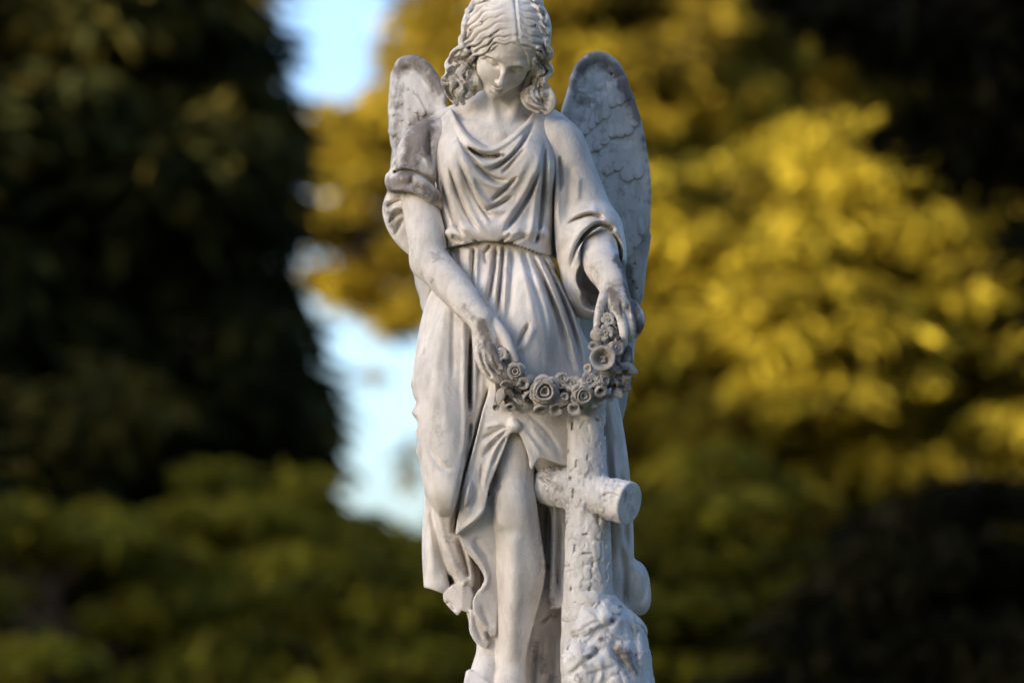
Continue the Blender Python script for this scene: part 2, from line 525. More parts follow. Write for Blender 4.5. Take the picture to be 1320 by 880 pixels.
M_marble = marble('weathered_marble', amount=0.05)
M_rough = marble('rough_carved_marble', base=(0.75, 0.71, 0.665), amount=0.08, bump=0.6)
M_garland = marble('garland_marble', base=(0.68, 0.61, 0.53), dark=(0.05, 0.04, 0.033), amount=0.46, bump=0.5)
M_garland_core = marble('grimy_shaded_garland_marble', base=(0.50, 0.43, 0.36), dark=(0.035, 0.028, 0.022), amount=0.62, bump=0.5)  # grime, plus a darker base that paints shade between the flowers
M_wing = marble('grey_weathered_marble', base=(0.61, 0.575, 0.535), amount=0.11, bump=0.5)

# stain zones, painted where the photograph shows grime
STN = np.zeros((931, 401), np.float32)      # px 470..870, py -20..910
def stain(pts, r, a):
    c = catmull(pts, 6) if len(pts) > 1 else np.array(pts, float)
    X, Y = np.meshgrid(np.arange(401) + 470, np.arange(931) - 20)
    d = np.full(X.shape, 1e9)
    for p in c: d = np.minimum(d, (X - p[0]) ** 2 + (Y - p[1]) ** 2)
    STN[:] = np.maximum(STN, a * np.exp(-d / r ** 2)) if a > 0 else np.minimum(STN, STN + a * np.exp(-d / r ** 2))
stain([(548, 158), (536, 175), (530, 200), (520, 235), (505, 240)], 17, 0.95)
stain([(552, 165), (548, 195)], 12, 0.9)
stain([(515, 238), (540, 243), (562, 255)], 12, 0.75)
stain([(500, 265), (505, 290)], 10, 0.55)
stain([(512, 90), (530, 76), (550, 86), (566, 112)], 14, 0.8)
stain([(510, 120), (510, 210)], 16, 0.5)
stain([(745, 90), (768, 74), (795, 92), (812, 122)], 13, 0.85)
stain([(800, 105), (815, 130), (822, 150)], 9, 0.9)
stain([(740, 110), (750, 130)], 14, 0.55)
stain([(832, 180), (838, 260)], 7, 0.5)
stain([(760, 150), (790, 210), (800, 330), (815, 420)], 32, 0.24)
stain([(797, 335), (808, 350), (812, 380), (822, 410)], 9, 0.95)
stain([(790, 375), (800, 400)], 13, 0.85)
stain([(775, 390), (772, 425)], 6, 0.6)
stain([(765, 345), (770, 365)], 9, 0.4)
stain([(528, 300), (540, 345), (575, 385)], 10, 0.3)
stain([(600, 395), (612, 410)], 9, 0.45)
stain([(640, 600), (636, 660)], 8, 0.32)
stain([(560, 540), (575, 600)], 12, 0.28)
stain([(580, 690), (600, 760)], 14, 0.3)
stain([(700, 700), (712, 790)], 12, 0.45)
stain([(690, 840), (715, 880)], 14, 0.5)
stain([(815, 395), (826, 425)], 10, 0.95)
stain([(560, 330), (575, 338)], 8, 0.5)
stain([(622, 420), (630, 440), (640, 470)], 11, 0.9)
stain([(616, 440), (625, 470)], 7, 0.55)
stain([(655, 505), (720, 520), (780, 500)], 12, 0.5)
stain([(600, 800), (640, 850)], 18, 0.15)
stain([(800, 840), (815, 860)], 14, 0.75)
stain([(745, 870), (790, 800)], 5, 0.7)
stain([(740, 820), (760, 810)], 4, 0.6)
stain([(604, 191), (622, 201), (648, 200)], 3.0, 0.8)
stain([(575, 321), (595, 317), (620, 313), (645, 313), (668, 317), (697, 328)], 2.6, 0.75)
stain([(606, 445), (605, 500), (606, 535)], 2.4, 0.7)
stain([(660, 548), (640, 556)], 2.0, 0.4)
stain([(595, 20), (600, 80)], 12, 0.3)
stain([(585, 100), (590, 130)], 14, 0.45)
stain([(700, 70), (700, 130)], 14, 0.45)
stain([(690, 610), (725, 630)], 8, 0.5)
stain([(800, 625), (815, 660)], 9, 0.45)

statue = empty('angel_statue', (0, 0, 0))
tag(statue, 'weathered white marble angel statue lowering a rose garland over a log cross', 'statue')

def thin_out(o, ratio):
    """drop the triangles that a smooth surface does not need"""
    m = o.modifiers.new('thin', 'DECIMATE'); m.ratio = ratio; m.use_collapse_triangulate = True
    bpy.context.view_layer.update()
    ev = o.evaluated_get(bpy.context.evaluated_depsgraph_get())
    me = bpy.data.meshes.new_from_object(ev)
    old = o.data; o.modifiers.clear(); o.data = me; me.name = old.name; bpy.data.meshes.remove(old)
    me.polygons.foreach_set('use_smooth', np.ones(len(me.polygons), bool))

def finish(name, parts, mat=M_marble, parent=statue, st=1.0, thin=0.6):
    """join meshed blocks (statue units) into one part of the statue"""
    vs_, qs, n = [], [], 0
    for v, q in parts:
        vs_.append(v); qs.append(q + n); n += len(v)
    v = np.concatenate(vs_); q = np.concatenate(qs)
    px, py = proj(v[:, 0], v[:, 1], v[:, 2])
    sv = samp(STN, px - 470, py + 20) * st * (1 - np.clip((v[:, 1] - 120) / 60, 0, 1))
    o = mesh_obj(name, v * U + ORG, q, mat, parent, attrs={'stain': sv})
    if thin < 1: thin_out(o, thin)
    return o

# ------------------------------------------------------------------ head
def rotm(pitch, roll, yaw):
    a, b, c = map(math.radians, (pitch, roll, yaw))
    Rx = np.array([[1, 0, 0], [0, math.cos(a), -math.sin(a)], [0, math.sin(a), math.cos(a)]])
    Ry = np.array([[math.cos(b), 0, math.sin(b)], [0, 1, 0], [-math.sin(b), 0, math.cos(b)]])
    Rz = np.array([[math.cos(c), -math.sin(c), 0], [math.sin(c), math.cos(c), 0], [0, 0, 1]])
    return Rz @ Ry @ Rx
HR = rotm(46, 14, 11)
HC = P(653, 62, -52)
def HL(p): return HC + HR @ np.array(p, float)       # head space -> statue units

def head_block():
    V = Vol.frompx(540, 745, -12, 208, -120, 60, 0.92)
    e = lambda c, r, k=8, mode='u', rot=None: V.ell(HL(c), r, k, mode, rot=HR if rot is None else HR @ rot, isworld=True)
    t = lambda pts, r, k=3, mode='u', n=6: V.tube(pts, r, k, mode, n, local=HL)
    e((0, 8, 15), (41, 50, 46), 4)                      # cranium
    e((0, -13, 20), (32, 31, 30), 14)                   # forehead
    e((0, -6, -17), (32, 36, 38), 12)                   # face
    e((0, -20, -41), (12.5, 18, 17), 16)                  # jaw
    e((0, -32, -50.5), (8, 9, 8), 9)                  # chin
    for s in (-1, 1):
        e((s * 18, -25, -19), (12, 12, 14), 12)         # cheek
        t([(s * 6.5, -42.5, 7.5), (s * 17, -42.0, 10.5), (s * 29, -31.5, 5)], [2.6, 3.0, 2.4], 7)     # brow
    for s in (-1, 1):
        e((s * 15.5, -46, -0.5), (11, 11.5, 6.8), 4.5, 's')   # eye socket
        e((s * 15.8, -30.8, -2.2), (9.2, 8.4, 7.2), 1.8)   # lidded eye
        t([(s * 7.5, -38.0, -2.5), (s * 12, -39.6, -5.8), (s * 17.5, -39.8, -6.4), (s * 24.5, -35.0, -3.2)], [0.8, 1.7, 1.8, 0.9], 0.8, 's')   # lash line
        t([(s * 8, -38.8, 2.0), (s * 15.5, -39.2, 4.4), (s * 25, -34.0, 1.0)], [0.5, 1.0, 0.5], 1.2, 's')       # lid crease
    t([(0, -41.0, 8), (0, -45.8, -4), (0, -52.5, -17.5)], [3.8, 3.3, 3.8], 4.5)        # nose
    e((0, -53.6, -19.4), (4.2, 4.6, 4.0), 3)
    for s in (-1, 1):
        e((s * 4.6, -48.6, -21.2), (2.8, 4.2, 3.2), 2.2)
        e((s * 2.6, -51.0, -24.4), (1.4, 2.2, 1.3), 0.8, 's')
        t([(s * 8.0, -46.0, -18.5), (s * 8.4, -44.8, -22.6)], [0.6, 0.9], 1.8, 's')
    t([(0, -45.5, -26), (0, -45.8, -31)], [1.0, 1.2], 2.5, 's')                          # philtrum
    for s in (-1, 1):
        t([(s * 8.2, -40.6, -36.0), (s * 4, -44.8, -34.2), (s * 0.8, -45.8, -34.6)], [0.9, 1.9, 1.9], 1.8)
        t([(s * 6.8, -41.5, -38.6), (s * 3.2, -44.4, -39.5), (0, -45.2, -39.8)], [1.0, 2.3, 2.5], 1.8)
        t([(s * 9.4, -39.8, -36.3), (s * 4, -46.4, -36.8), (0, -48.0, -37.1)], [0.9, 1.0, 1.0], 0.8, 's')
    t([(-4, -41.8, -45), (4, -41.8, -45)], [1.5, 1.5], 4, 's')                    # hollow under the lip
    # neck, shoulders and upper chest
    V.tube([(657, 88, -16), (653, 120, 0), (646, 156, 4), (640, 200, 2)], [27, 25.5, 28, 36], 5)
    V.tube([(664, 112, 14), (618, 140, 18), (580, 156, 16), (556, 168, 12)], [20, 19, 18, 16], 14)       # trapezius
    V.tube([(654, 112, 14), (686, 144, 18), (712, 160, 16), (730, 172, 12)], [20, 18, 18, 16], 14)
    V.ell((640, 215, 5), (88, 48, 58), 22)
    V.ell((640, 192, -2), (70, 40, 40), 18)
    V.tube([(634, 124, -18), (637, 150, -26), (641, 174, -37)], [3.2, 3.0, 2.2], 10)        # sternomastoid
    V.tube([(673, 118, -14), (660, 150, -24), (646, 174, -37)], [3.2, 3.0, 2.2], 10)
    V.tube([(646, 176, -40), (622, 168, -32), (596, 160, -16)], [2.2, 2.4, 2.0], 10)           # collar bones
    V.tube([(646, 176, -40), (668, 170, -32), (692, 162, -16)], [2.2, 2.4, 2.0], 10)
    v, f = V.mesh()
    w = (v - HC) @ HR                      # leave out the back of the skull: it is inside the hair
    hid = (w[:, 1] > 8) & (w[:, 2] > -22)
    f = f[~hid[f].any(1)]
    use = np.zeros(len(v), bool); use[f.ravel()] = True
    return v[use], (np.cumsum(use) - 1)[f]

# ------------------------------------------------------------------ hair
def hair_block():
    V = Vol.frompx(558, 728, -18, 160, -125, 70, 0.98)
    e = lambda c, r, k=8, mode='u': V.ell(HL(c), r, k, mode, rot=HR, isworld=True)
    CR = np.array([51.5, 57.0, 54.5]); CC = np.array([0, 10, 17.0])
    e(CC, CR, 2)
    V.ell((637, 38, -38), (43, 46, 42), 8); V.ell((670, 38, -38), (39, 46, 42), 8); V.ell((652, 18, -30), (49, 46, 24), 8)
    e((0, 24, -14), (38, 32, 40), 10)                   # hair falling at the nape
    e((0, -54, -12), (33.5, 36, 52), 3, 's')            # the face opening
    e((0, -20, -60), (27, 50, 45), 4, 's')
    # solid masses of the side hair
    for c, r in (((603, 62, -48), (12, 20, 16)), ((592, 100, -30), (17, 22, 32)), ((603, 108, -30), (9, 16, 20)),
                 ((699, 66, -44), (9, 20, 22)), ((698, 92, -36), (8, 20, 26)), ((693, 124, -30), (16, 18, 17))):
        V.ell(c, r, 7)
    V.ell((640, 150, -50), (27, 60, 30), 3, 's')
    V.ell((618, 88, -14), (14, 20, 30), 4); V.ell((684, 92, -14), (12, 20, 30), 4)
    F = Folds()
    rnd = random.Random(5)
    def wavy(pts, amp, ph, wl=15.0):
        c = catmull(pts, 8)
        d = np.gradient(c, axis=0); L = np.concatenate([[0], np.cumsum(np.hypot(*np.diff(c, axis=0).T))])
        nrm = np.stack([-d[:, 1], d[:, 0]], 1) / (np.hypot(d[:, 0], d[:, 1])[:, None] + 1e-9)
        env = np.clip(L / 14.0, 0, 1)
        return c + nrm * (amp * env * np.sin(2 * math.pi * L / wl + ph))[:, None]
    bands = ([(662, 52), (650, 55), (638, 53), (628, 62), (618, 69), (608, 71)],
             [(662, 43), (650, 44), (638, 45), (624, 56), (612, 63), (601, 66)],
             [(662, 34), (648, 35), (634, 41), (620, 50), (608, 57), (597, 60)],
             [(661, 26), (646, 26), (630, 31), (616, 41), (604, 50), (595, 57)],
             [(660, 18), (645, 17), (628, 22), (613, 32), (602, 43), (595, 54)],
             [(659, 10), (642, 9), (625, 13), (610, 24), (600, 37), (594, 50)],
             [(658, 3), (640, 1), (622, 6), (607, 17), (598, 31)],
             [(657, -4), (636, -5), (616, 1), (602, 14)],
             [(668, 50), (676, 56), (686, 59), (695, 61), (703, 66)],
             [(669, 42), (679, 47), (690, 52), (700, 56), (707, 63)],
             [(670, 33), (682, 39), (694, 45), (704, 52)],
             [(670, 25), (683, 30), (696, 37), (706, 47)],
             [(670, 17), (684, 21), (697, 29), (707, 41)],
             [(669, 9), (684, 12), (697, 20), (706, 32)],
             [(668, 2), (684, 4), (696, 12), (705, 24)],
             [(667, -5), (684, -4), (697, 5)])
    for i, b in enumerate(bands):
        c = wavy(b, 1.3, 0.9 * i + 0.9 * rnd.random(), 20 + 8 * rnd.random()) + np.array([1.5 if i < 8 else -1.5, 0.0])
        e_ = 0.0 if i in (0, 1, 8, 9) else -1.6
        V.lock(c[::2], [2.6, 4.4, 5.2, 5.2, 4.8], 3.2, -1.7 + e_, n=2)
        for off in (-2.4, -0.9, 0.7, 2.2): F.st(c[::3] + [0.3 * off, off], 0.9, -0.9 - 0.5 * rnd.random(), (.1, .1))
        F.st(c[::3] + [0.5, 3.9], 1.3, -2.6, (.3, .05))
    F.st([(669, 50), (667.5, 36), (666, 20), (664.5, 4), (663, -10)], 1.7, -2.0, (.05, .05))      # the parting
    # falling locks either side of the face
    falls = ([(611, 70), (604, 79), (609, 90), (602, 100), (608, 112), (603, 124)],
             [(603, 65), (594, 75), (599, 86), (591, 97), (598, 110), (592, 122), (597, 133)],
             [(597, 59), (584, 71), (589, 82), (579, 92), (585, 104), (577, 116), (585, 131)],
             [(592, 68), (578, 82), (581, 95), (573, 104), (577, 118), (588, 134)],
             [(612, 84), (606, 96), (611, 106), (606, 118)],
             [(617, 88), (612, 100), (616, 110), (610, 121)],
             [(693, 62), (699, 72), (693, 82), (698, 93), (691, 103), (687, 114)],
             [(702, 58), (709, 69), (703, 80), (709, 91), (701, 101), (694, 110)],
             [(688, 76), (692, 88), (685, 98), (680, 110), (673, 120)],
             [(692, 104), (684, 115), (686, 128), (696, 136), (706, 133), (706, 124), (699, 121)],
             [(700, 106), (708, 119), (712, 132), (704, 144), (690, 140), (677, 130)],
             [(686, 112), (676, 122), (680, 134), (694, 144)])
    for i, b in enumerate(falls):
        V.lock(b, [4.2, 5.2, 5.4, 4.8, 3.4], 1.0, 1.6, n=5)
        for off in (-1.8, 0.2, 2.0): F.st([(x + off, y + 0.5 * off) for x, y in b], 0.9, -1.3, (.1, .1))
    for i, j in ((0, 1), (1, 2), (2, 3), (0, 4), (4, 5), (6, 7), (6, 8), (9, 10), (9, 11)):      # deep drilled channels between the locks
        a_, b_ = catmull(falls[i], 8), catmull(falls[j], 8)
        m_ = min(len(a_), len(b_)); c = [(a_[int(t * (len(a_) - 1))] + b_[int(t * (len(b_) - 1))]) / 2 for t in np.linspace(0.06, 0.94, 14)]
        V_ds = [V.depth_at(*x) for x in c]
        pts = [(x[0], x[1], d + 2.5) for x, d in zip(c, V_ds) if d is not None]
        if len(pts) > 4: V.tube(pts, [1.0 if k % 5 == 4 else 2.0 + 0.8 * rnd.random() for k in range(len(pts))], 1.0, 's', n=3)
    V.displace(F.get(), (0, 40), 10)
    # drilled eyes of the curls
    for px, py, r in ((620, 28, 1.2), (605, 38, 1.2), (604, 62, 2.4), (632, 46, 1.8), (587, 69, 1.3), (689, 33, 1.4), (704, 45, 1.3), (705, 55, 1.8), (698, 127, 2.0)):
        d = V.depth_at(px, py)
        if d is not None: V.tube([(px, py, d - 6), (px + 1.5, py + 1, d + 4), (px + 3, py + 2.5, d + 9)], [r * 1.1, r, r * 0.7], 1.0, 's')
    return V.mesh()

# ------------------------------------------------------------------ arms, hands, legs
def finger(V, pts, r, k=1.5):
    V.tube(pts, r, k, n=5)
def arm_right_block():       # the bare arm on the left of the picture
    V = Vol.frompx(500, 690, 225, 510, -160, 40, 1.2)
    V.tube([(534, 215, -2), (541, 262, -16), (549, 300, -28), (556, 335, -40), (582, 367, -66), (606, 396, -92), (621, 413, -108)], [24, 23, 24.5, 23.5, 23, 18.5, 14.5], 2, n=8)
    V.ell((549, 340, -30), (19, 20, 18), 14)
    # hand: back of the hand seen from above, fingers curling down and under the garland
    V.tube([(621, 413, -108), (630, 438, -112), (636, 458, -112)], [14.5, 15.5, 14], 8, ysc=1.3)
    finger(V, [(624, 446, -118), (629, 468, -122), (639, 485, -120), (649, 492, -112)], [7.6, 6.6, 5.6, 4.6])
    finger(V, [(618, 440, -108), (621, 464, -112), (630, 482, -110), (641, 492, -104)], [7.2, 6.2, 5.4, 4.4])
    finger(V, [(615, 434, -98), (616, 456, -102), (623, 474, -102), (633, 486, -98)], [6.6, 5.6, 5.0, 4.2])
    finger(V, [(632, 448, -120), (638, 466, -126), (647, 480, -124), (655, 486, -114)], [7.8, 6.8, 5.8, 4.8])
    finger(V, [(636, 416, -108), (650, 434, -116), (658, 452, -120), (664, 464, -118)], [8.4, 7.4, 6.4, 5.0])
    F = Folds()
    for x, y in ((624, 448), (632, 452), (618, 442)): F.st([(x - 1, y - 12), (x, y)], 2.2, 1.0)
    F.st([(640, 435), (645, 450), (652, 470)], 2.0, -3)
    for a_, b_, c_ in (((619, 448), (623, 468), (634, 487)), ((626, 452), (631, 470), (643, 487)), ((634, 454), (640, 470), (650, 482))): F.st([a_, b_, c_], 1.7, -3.6, (.3, .1))
    V.displace(F.get())
    return V.mesh()
def arm_left_block():        # the forearm coming out of the long sleeve on the right
    V = Vol.frompx(735, 845, 285, 460, -150, 70, 1.15)
    V.tube([(770, 268, 20), (772, 312, -16), (775, 338, -44), (786, 358, -66), (791, 372, -76)], [25, 24, 24, 20.5, 16], 2, n=8)
    V.tube([(791, 372, -76), (797, 390, -84), (802, 406, -88)], [16, 17.5, 16], 8)
    finger(V, [(782, 374, -84), (775, 392, -96), (771, 412, -102), (770, 434, -102)], [7.4, 6.2, 5.8, 4.6])        # thumb
    finger(V, [(795, 398, -98), (801, 412, -106), (804, 428, -108), (804, 443, -102)], [7.6, 6.6, 5.8, 4.8])
    finger(V, [(804, 396, -92), (812, 410, -100), (814, 424, -100), (812, 436, -92)], [7.6, 6.8, 6.0, 5.0])
    finger(V, [(811, 394, -82), (820, 408, -90), (822, 420, -90), (819, 431, -82)], [7.2, 6.6, 5.8, 4.8])
    finger(V, [(815, 392, -72), (824, 405, -78), (826, 416, -78), (823, 426, -72)], [6.6, 6.0, 5.2, 4.4])
    F = Folds()
    for x in (797, 806, 814): F.st([(x - 2, 384), (x, 400)], 2.4, 1.3)
    for x in (800, 809, 817): F.st([(x, 390), (x + 3, 412)], 1.6, -2.0)
    V.displace(F.get())
    return V.mesh()
def legs_block():
    V = Vol.frompx(590, 730, 520, 960, -150, 60, 1.8)
    # bare leg
    V.tube([(663, 520, -50), (661, 580, -56), (660, 620, -58), (662, 655, -58), (667, 700, -48), (669, 738, -42), (664, 790, -38), (660, 830, -36), (658, 868, -36), (657, 895, -38)], [34, 29, 28, 30, 31, 33.5, 26, 20.5, 18.5, 20], 2, n=6)
    V.ell((660, 642, -82), (13, 7, 16), 16)           # kneecap
    V.ell((651, 666, -78), (8, 6, 10), 14); V.ell((671, 664, -78), (8, 6, 10), 14)
    V.tube([(662, 700, -78), (663, 760, -70), (660, 840, -54)], [5, 5, 4], 14)   # shin
    V.tube([(658, 880, -42), (655, 908, -66), (650, 925, -96), (648, 930, -116)], [19, 18, 15, 9], 10)     # foot
    for i, x in enumerate((640, 646, 651, 656, 661)): V.tube([(x, 924, -104), (x - 1, 930, -122)], [5.5, 5], 3)
    # trailing foot, heel raised, toes turned out to the left
    V.tube([(632, 780, -4), (632, 815, -10), (631, 840, -18), (626, 862, -28), (618, 886, -40), (612, 905, -52)], [24, 19, 17, 18, 17, 12], 3)
    for i in range(5): V.tube([(606 + i * 5.5, 868 + i * 4, -44 - 3 * i), (602 + i * 6, 884 + i * 4, -54 - 3 * i)], [6, 5], 2.5)
    F = Folds()
    F.st([(640, 630), (636, 622), (640, 612)], 3.0, -1.5); F.st([(646, 625), (640, 632)], 3, -2.0)
    V.displace(F.get(), (-20, 20))
    return V.mesh()
body = finish('body', [head_block(), arm_right_block(), arm_left_block(), legs_block()])
hair = finish('hair', [hair_block()])

# ------------------------------------------------------------------ robe: bodice
def bodice_block():
    V = Vol.frompx(520, 760, 125, 345, -120, 90, 1.4)
    V.loft([(128, 600, 690, -16, 40), (146, 575, 706, -30, 56), (165, 556, 722, -40, 64), (190, 553, 726, -52, 68), (215, 558, 722, -60, 66), (240, 563, 717, -64, 62), (268, 567, 714, -62, 58), (292, 570, 713, -60, 56), (312, 572, 712, -64, 54), (336, 575, 712, -62, 50)], 2)
    V.ell((605, 214, -34), (32, 34, 34), 22)          # bust
    V.ell((678, 216, -34), (32, 34, 34), 22)
    V.ell((640, 300, -40), (66, 29, 17), 10)          # cloth bloused over the belt
    V.tube([(712, 215, 34), (716, 280, 36), (714, 335, 34)], [18, 22, 20], 8)
    # neckline cut, the cowl hangs off the chest
    V.cut_poly([(576, 100), (580, 138), (592, 160), (608, 178), (627, 189), (645, 184), (666, 168), (684, 149), (700, 100)], -300, 300, 1.5)
    V.cut_poly([(560, 322), (574, 321), (595, 316), (620, 311), (645, 312), (665, 316), (690, 325), (716, 334), (720, 360), (560, 360)], -300, 300, 5)
    F = Folds(1.7)
    st = F.st
    st([(577, 132), (590, 163), (607, 183), (627, 194), (647, 188), (668, 172), (690, 150)], 3.0, 2.6, (.1, .1))      # neck edge roll
    st([(600, 188), (613, 197), (624, 201.5), (638, 202), (651, 199)], [2.0, 3.4, 2.0], -9, (.25, .25))
    st([(607, 206), (625, 212), (645, 208), (660, 198), (684, 165)], 4.5, 4.0)
    st([(690, 156), (672, 186), (655, 205), (630, 221)], [2.0, 2.8, 2.4], -7, (.3, .2))
    st([(678, 190), (662, 208), (646, 226)], 2.2, -4)
    st([(588, 170), (598, 190), (614, 212), (628, 226), (642, 233), (660, 232)], [1.8, 2.4, 3.0, 2.4], -6.5, (.3, .25))
    st([(580, 172), (600, 210), (622, 232), (645, 241), (664, 232), (686, 195)], 4.5, 3.6)
    st([(669, 226), (652, 243), (632, 261)], [2, 3, 2], -6.5)
    st([(662, 252), (643, 264), (624, 272)], [2, 2.8, 2], -6.0)
    st([(700, 205), (688, 240), (668, 275), (646, 304)], [2, 2.6, 3, 2.6], -6, (.3, .2))
    st([(692, 205), (680, 240), (660, 272), (640, 296)], 4.5, 3.4)
    st([(595, 200), (612, 240), (630, 266), (648, 272), (668, 262)], 4.5, 3.2)
    st([(587, 200), (604, 238), (622, 270), (634, 284)], [1.8, 2.4, 2.2], -4.5)
    st([(576, 205), (588, 245), (604, 280), (620, 302)], [1.8, 2.4, 2.2], -4.2)
    st([(567, 220), (575, 258), (588, 290), (600, 306)], [1.8, 2.4, 2.2], -4.2)
    st([(582, 205), (596, 245), (612, 282), (628, 303)], 4.2, 2.8)
    st([(571, 215), (581, 255), (595, 288), (610, 306)], 4.2, 2.6)
    st([(600, 215), (618, 262), (632, 296)], 4, 2.4)
    st([(581, 302), (590, 309), (599, 312)], 2.2, -2.2)
    st([(598, 296), (606, 306), (618, 311)], 2.6, -2)
    st([(660, 300), (652, 307), (641, 311)], 2.4, -2.4)
    st([(682, 302), (668, 309), (652, 313)], 2.4, -2.4)
    st([(672, 296), (660, 302), (648, 302)], 4, 2.2)
    st([(703, 180), (701, 230), (696, 290), (690, 318)], [2.4, 2.8, 2.4], -5, (.2, .15))
    st([(694, 190), (692, 240), (686, 290), (680, 312)], 4.5, 3.6)
    st([(710, 195), (709, 240), (706, 300)], 4.0, 3.0)
    st([(697, 318), (704, 308), (705, 296)], 3, 1.2)
    st([(612, 246), (626, 262), (620, 250)], 3, 1)
    V.displace(F.get(), (20, 60))
    return V.mesh()
bodice = finish('robe_bodice', [bodice_block()])

# ------------------------------------------------------------------ robe: sleeves
def sleeve_short_block():
    V = Vol.frompx(482, 585, 140, 335, -90, 80, 1.4)
    V.tube([(562, 178, 8), (548, 184, 4), (538, 205, -2), (533, 232, -8)], [26, 28, 30, 31], 4, ysc=0.8)
    for dy, r_ in ((-4, 5.5), (2, 6.0), (7, 5.5)):        # turned-back cuff
        V.tube([(503, 231 + dy, 8), (506, 233 + dy, -20), (520, 235 + dy, -37), (540, 240 + dy, -43), (557, 250 + dy, -38), (567, 260 + dy, -14), (569, 264 + dy, 10)], r_, 7)
    V.tube([(534, 225, -6), (533, 245, -6)], [31, 30], 4, ysc=0.8)
    # sleeve hanging behind the arm
    V.slab([(500, 244), (493, 268), (497, 290), (508, 310), (524, 326), (534, 326), (534, 250)], lambda x, y: 2 + 0 * x + (y - 250) * 0.05, 42, 6, rnd=10)
    # hollow for the arm
    V.tube([(544, 284, -24), (548, 320, -30)], [26, 26], 2, 's')
    V.cut_poly([(488, 254), (499, 247), (520, 247), (541, 254), (558, 265), (569, 278), (600, 300), (600, 340), (488, 340)], -300, -14, 2, close=1)
    V.tube([(500, 300, -60), (540, 330, -40)], [22, 30], 2, 's')
    F = Folds(1.5)
    st = F.st
    st([(505, 223), (520, 220), (540, 224), (556, 233), (567, 244)], 2.0, -5, (.08, .1))
    st([(504, 232), (522, 229), (540, 233), (562, 250)], 6, 3.0)
    st([(500, 246), (520, 244), (542, 250), (562, 266)], 3, 3.0)
    st([(532, 225), (531, 240)], 3, -2)
    st([(555, 165), (553, 195), (557, 225)], 3, -3.5); st([(545, 190), (552, 212), (562, 232)], 3, 2.5)
    st([(535, 180), (528, 205), (524, 218)], 5, -1.5)
    st([(498, 268), (511, 259), (528, 256)], [2, 3, 2], -4.5, (.2, .3)); st([(497, 276), (512, 267), (526, 268)], 4, 3.5)
    st([(500, 290), (512, 276), (524, 272)], [2, 3, 2], -4.5); st([(508, 306), (516, 288), (522, 282)], [2, 3, 2], -4)
    V.displace(F.get(), (40, 70))
    return V.mesh()
def sleeve_long_block():
    V = Vol.frompx(690, 822, 140, 430, -120, 110, 1.5)
    V.tube([(708, 178, 8), (722, 188, 6), (738, 225, 2), (752, 268, 0), (762, 300, -4)], [30, 33, 31, 34, 38], 4, ysc=0.85)
    V.tube([(730, 200, -10), (728, 260, -16), (735, 310, -22)], [20, 20, 24], 10)
    V.tube([(762, 300, -8), (762, 330, -10), (762, 362, -6)], [42, 46, 42], 6, ysc=0.9)
    V.ell((760, 372, -4), (34, 42, 40), 12)
    # mouth of the sleeve
    V.tube([(785, 318, -120), (776, 325, -40), (768, 330, 20)], [34, 29, 24], 2, 's')
    V.tube([(782, 356, -130), (772, 358, -50), (768, 360, 18)], [36, 29, 20], 2, 's')
    V.tube([(776, 384, -130), (768, 384, -50), (768, 380, 12)], [26, 19, 12], 3, 's')
    F = Folds(1.9)
    st = F.st
    st([(711, 192), (712, 240), (712, 290), (713, 335)], [2, 3, 3], -6, (.2, .05))
    st([(722, 198), (723, 225), (724, 250)], [2, 3, 2], -4.5); st([(717, 190), (718, 240), (720, 300)], 3.5, 3.0)
    st([(735, 205), (733, 250), (730, 290)], 5, -2.0); st([(746, 225), (744, 262)], 4, 2)
    st([(730, 290), (745, 281), (762, 277), (780, 282)], [1.8, 2.6, 2.2], -6, (.3, .15)); st([(735, 283), (752, 273), (775, 272)], 4, 2.6)
    st([(735, 350), (742, 322), (756, 300), (774, 289), (794, 298)], [1.6, 2.6, 3.0], -6, (.3, .1)); st([(728, 350), (736, 318), (750, 296), (770, 284)], 4.5, 3.0)
    st([(747, 345), (751, 322), (764, 307), (780, 303), (794, 315)], [1.6, 2.4, 2.8], -5, (.25, .1)); st([(742, 345), (746, 320), (760, 302), (782, 296)], 3.5, 2.0)
    st([(726, 340), (728, 370), (738, 398)], 3, 2.0); st([(716, 330), (722, 362), (732, 392)], [2, 3, 2], -3.5)
    V.displace(F.get(), (20, 60))
    return V.mesh()
sl1 = finish('sleeve', [sleeve_short_block()]); sl1['label'] = 'short sleeve with a grimy turned-back cuff'
sl2 = finish('sleeve', [sleeve_long_block()]); sl2['label'] = 'long wide sleeve hanging open below the forearm'

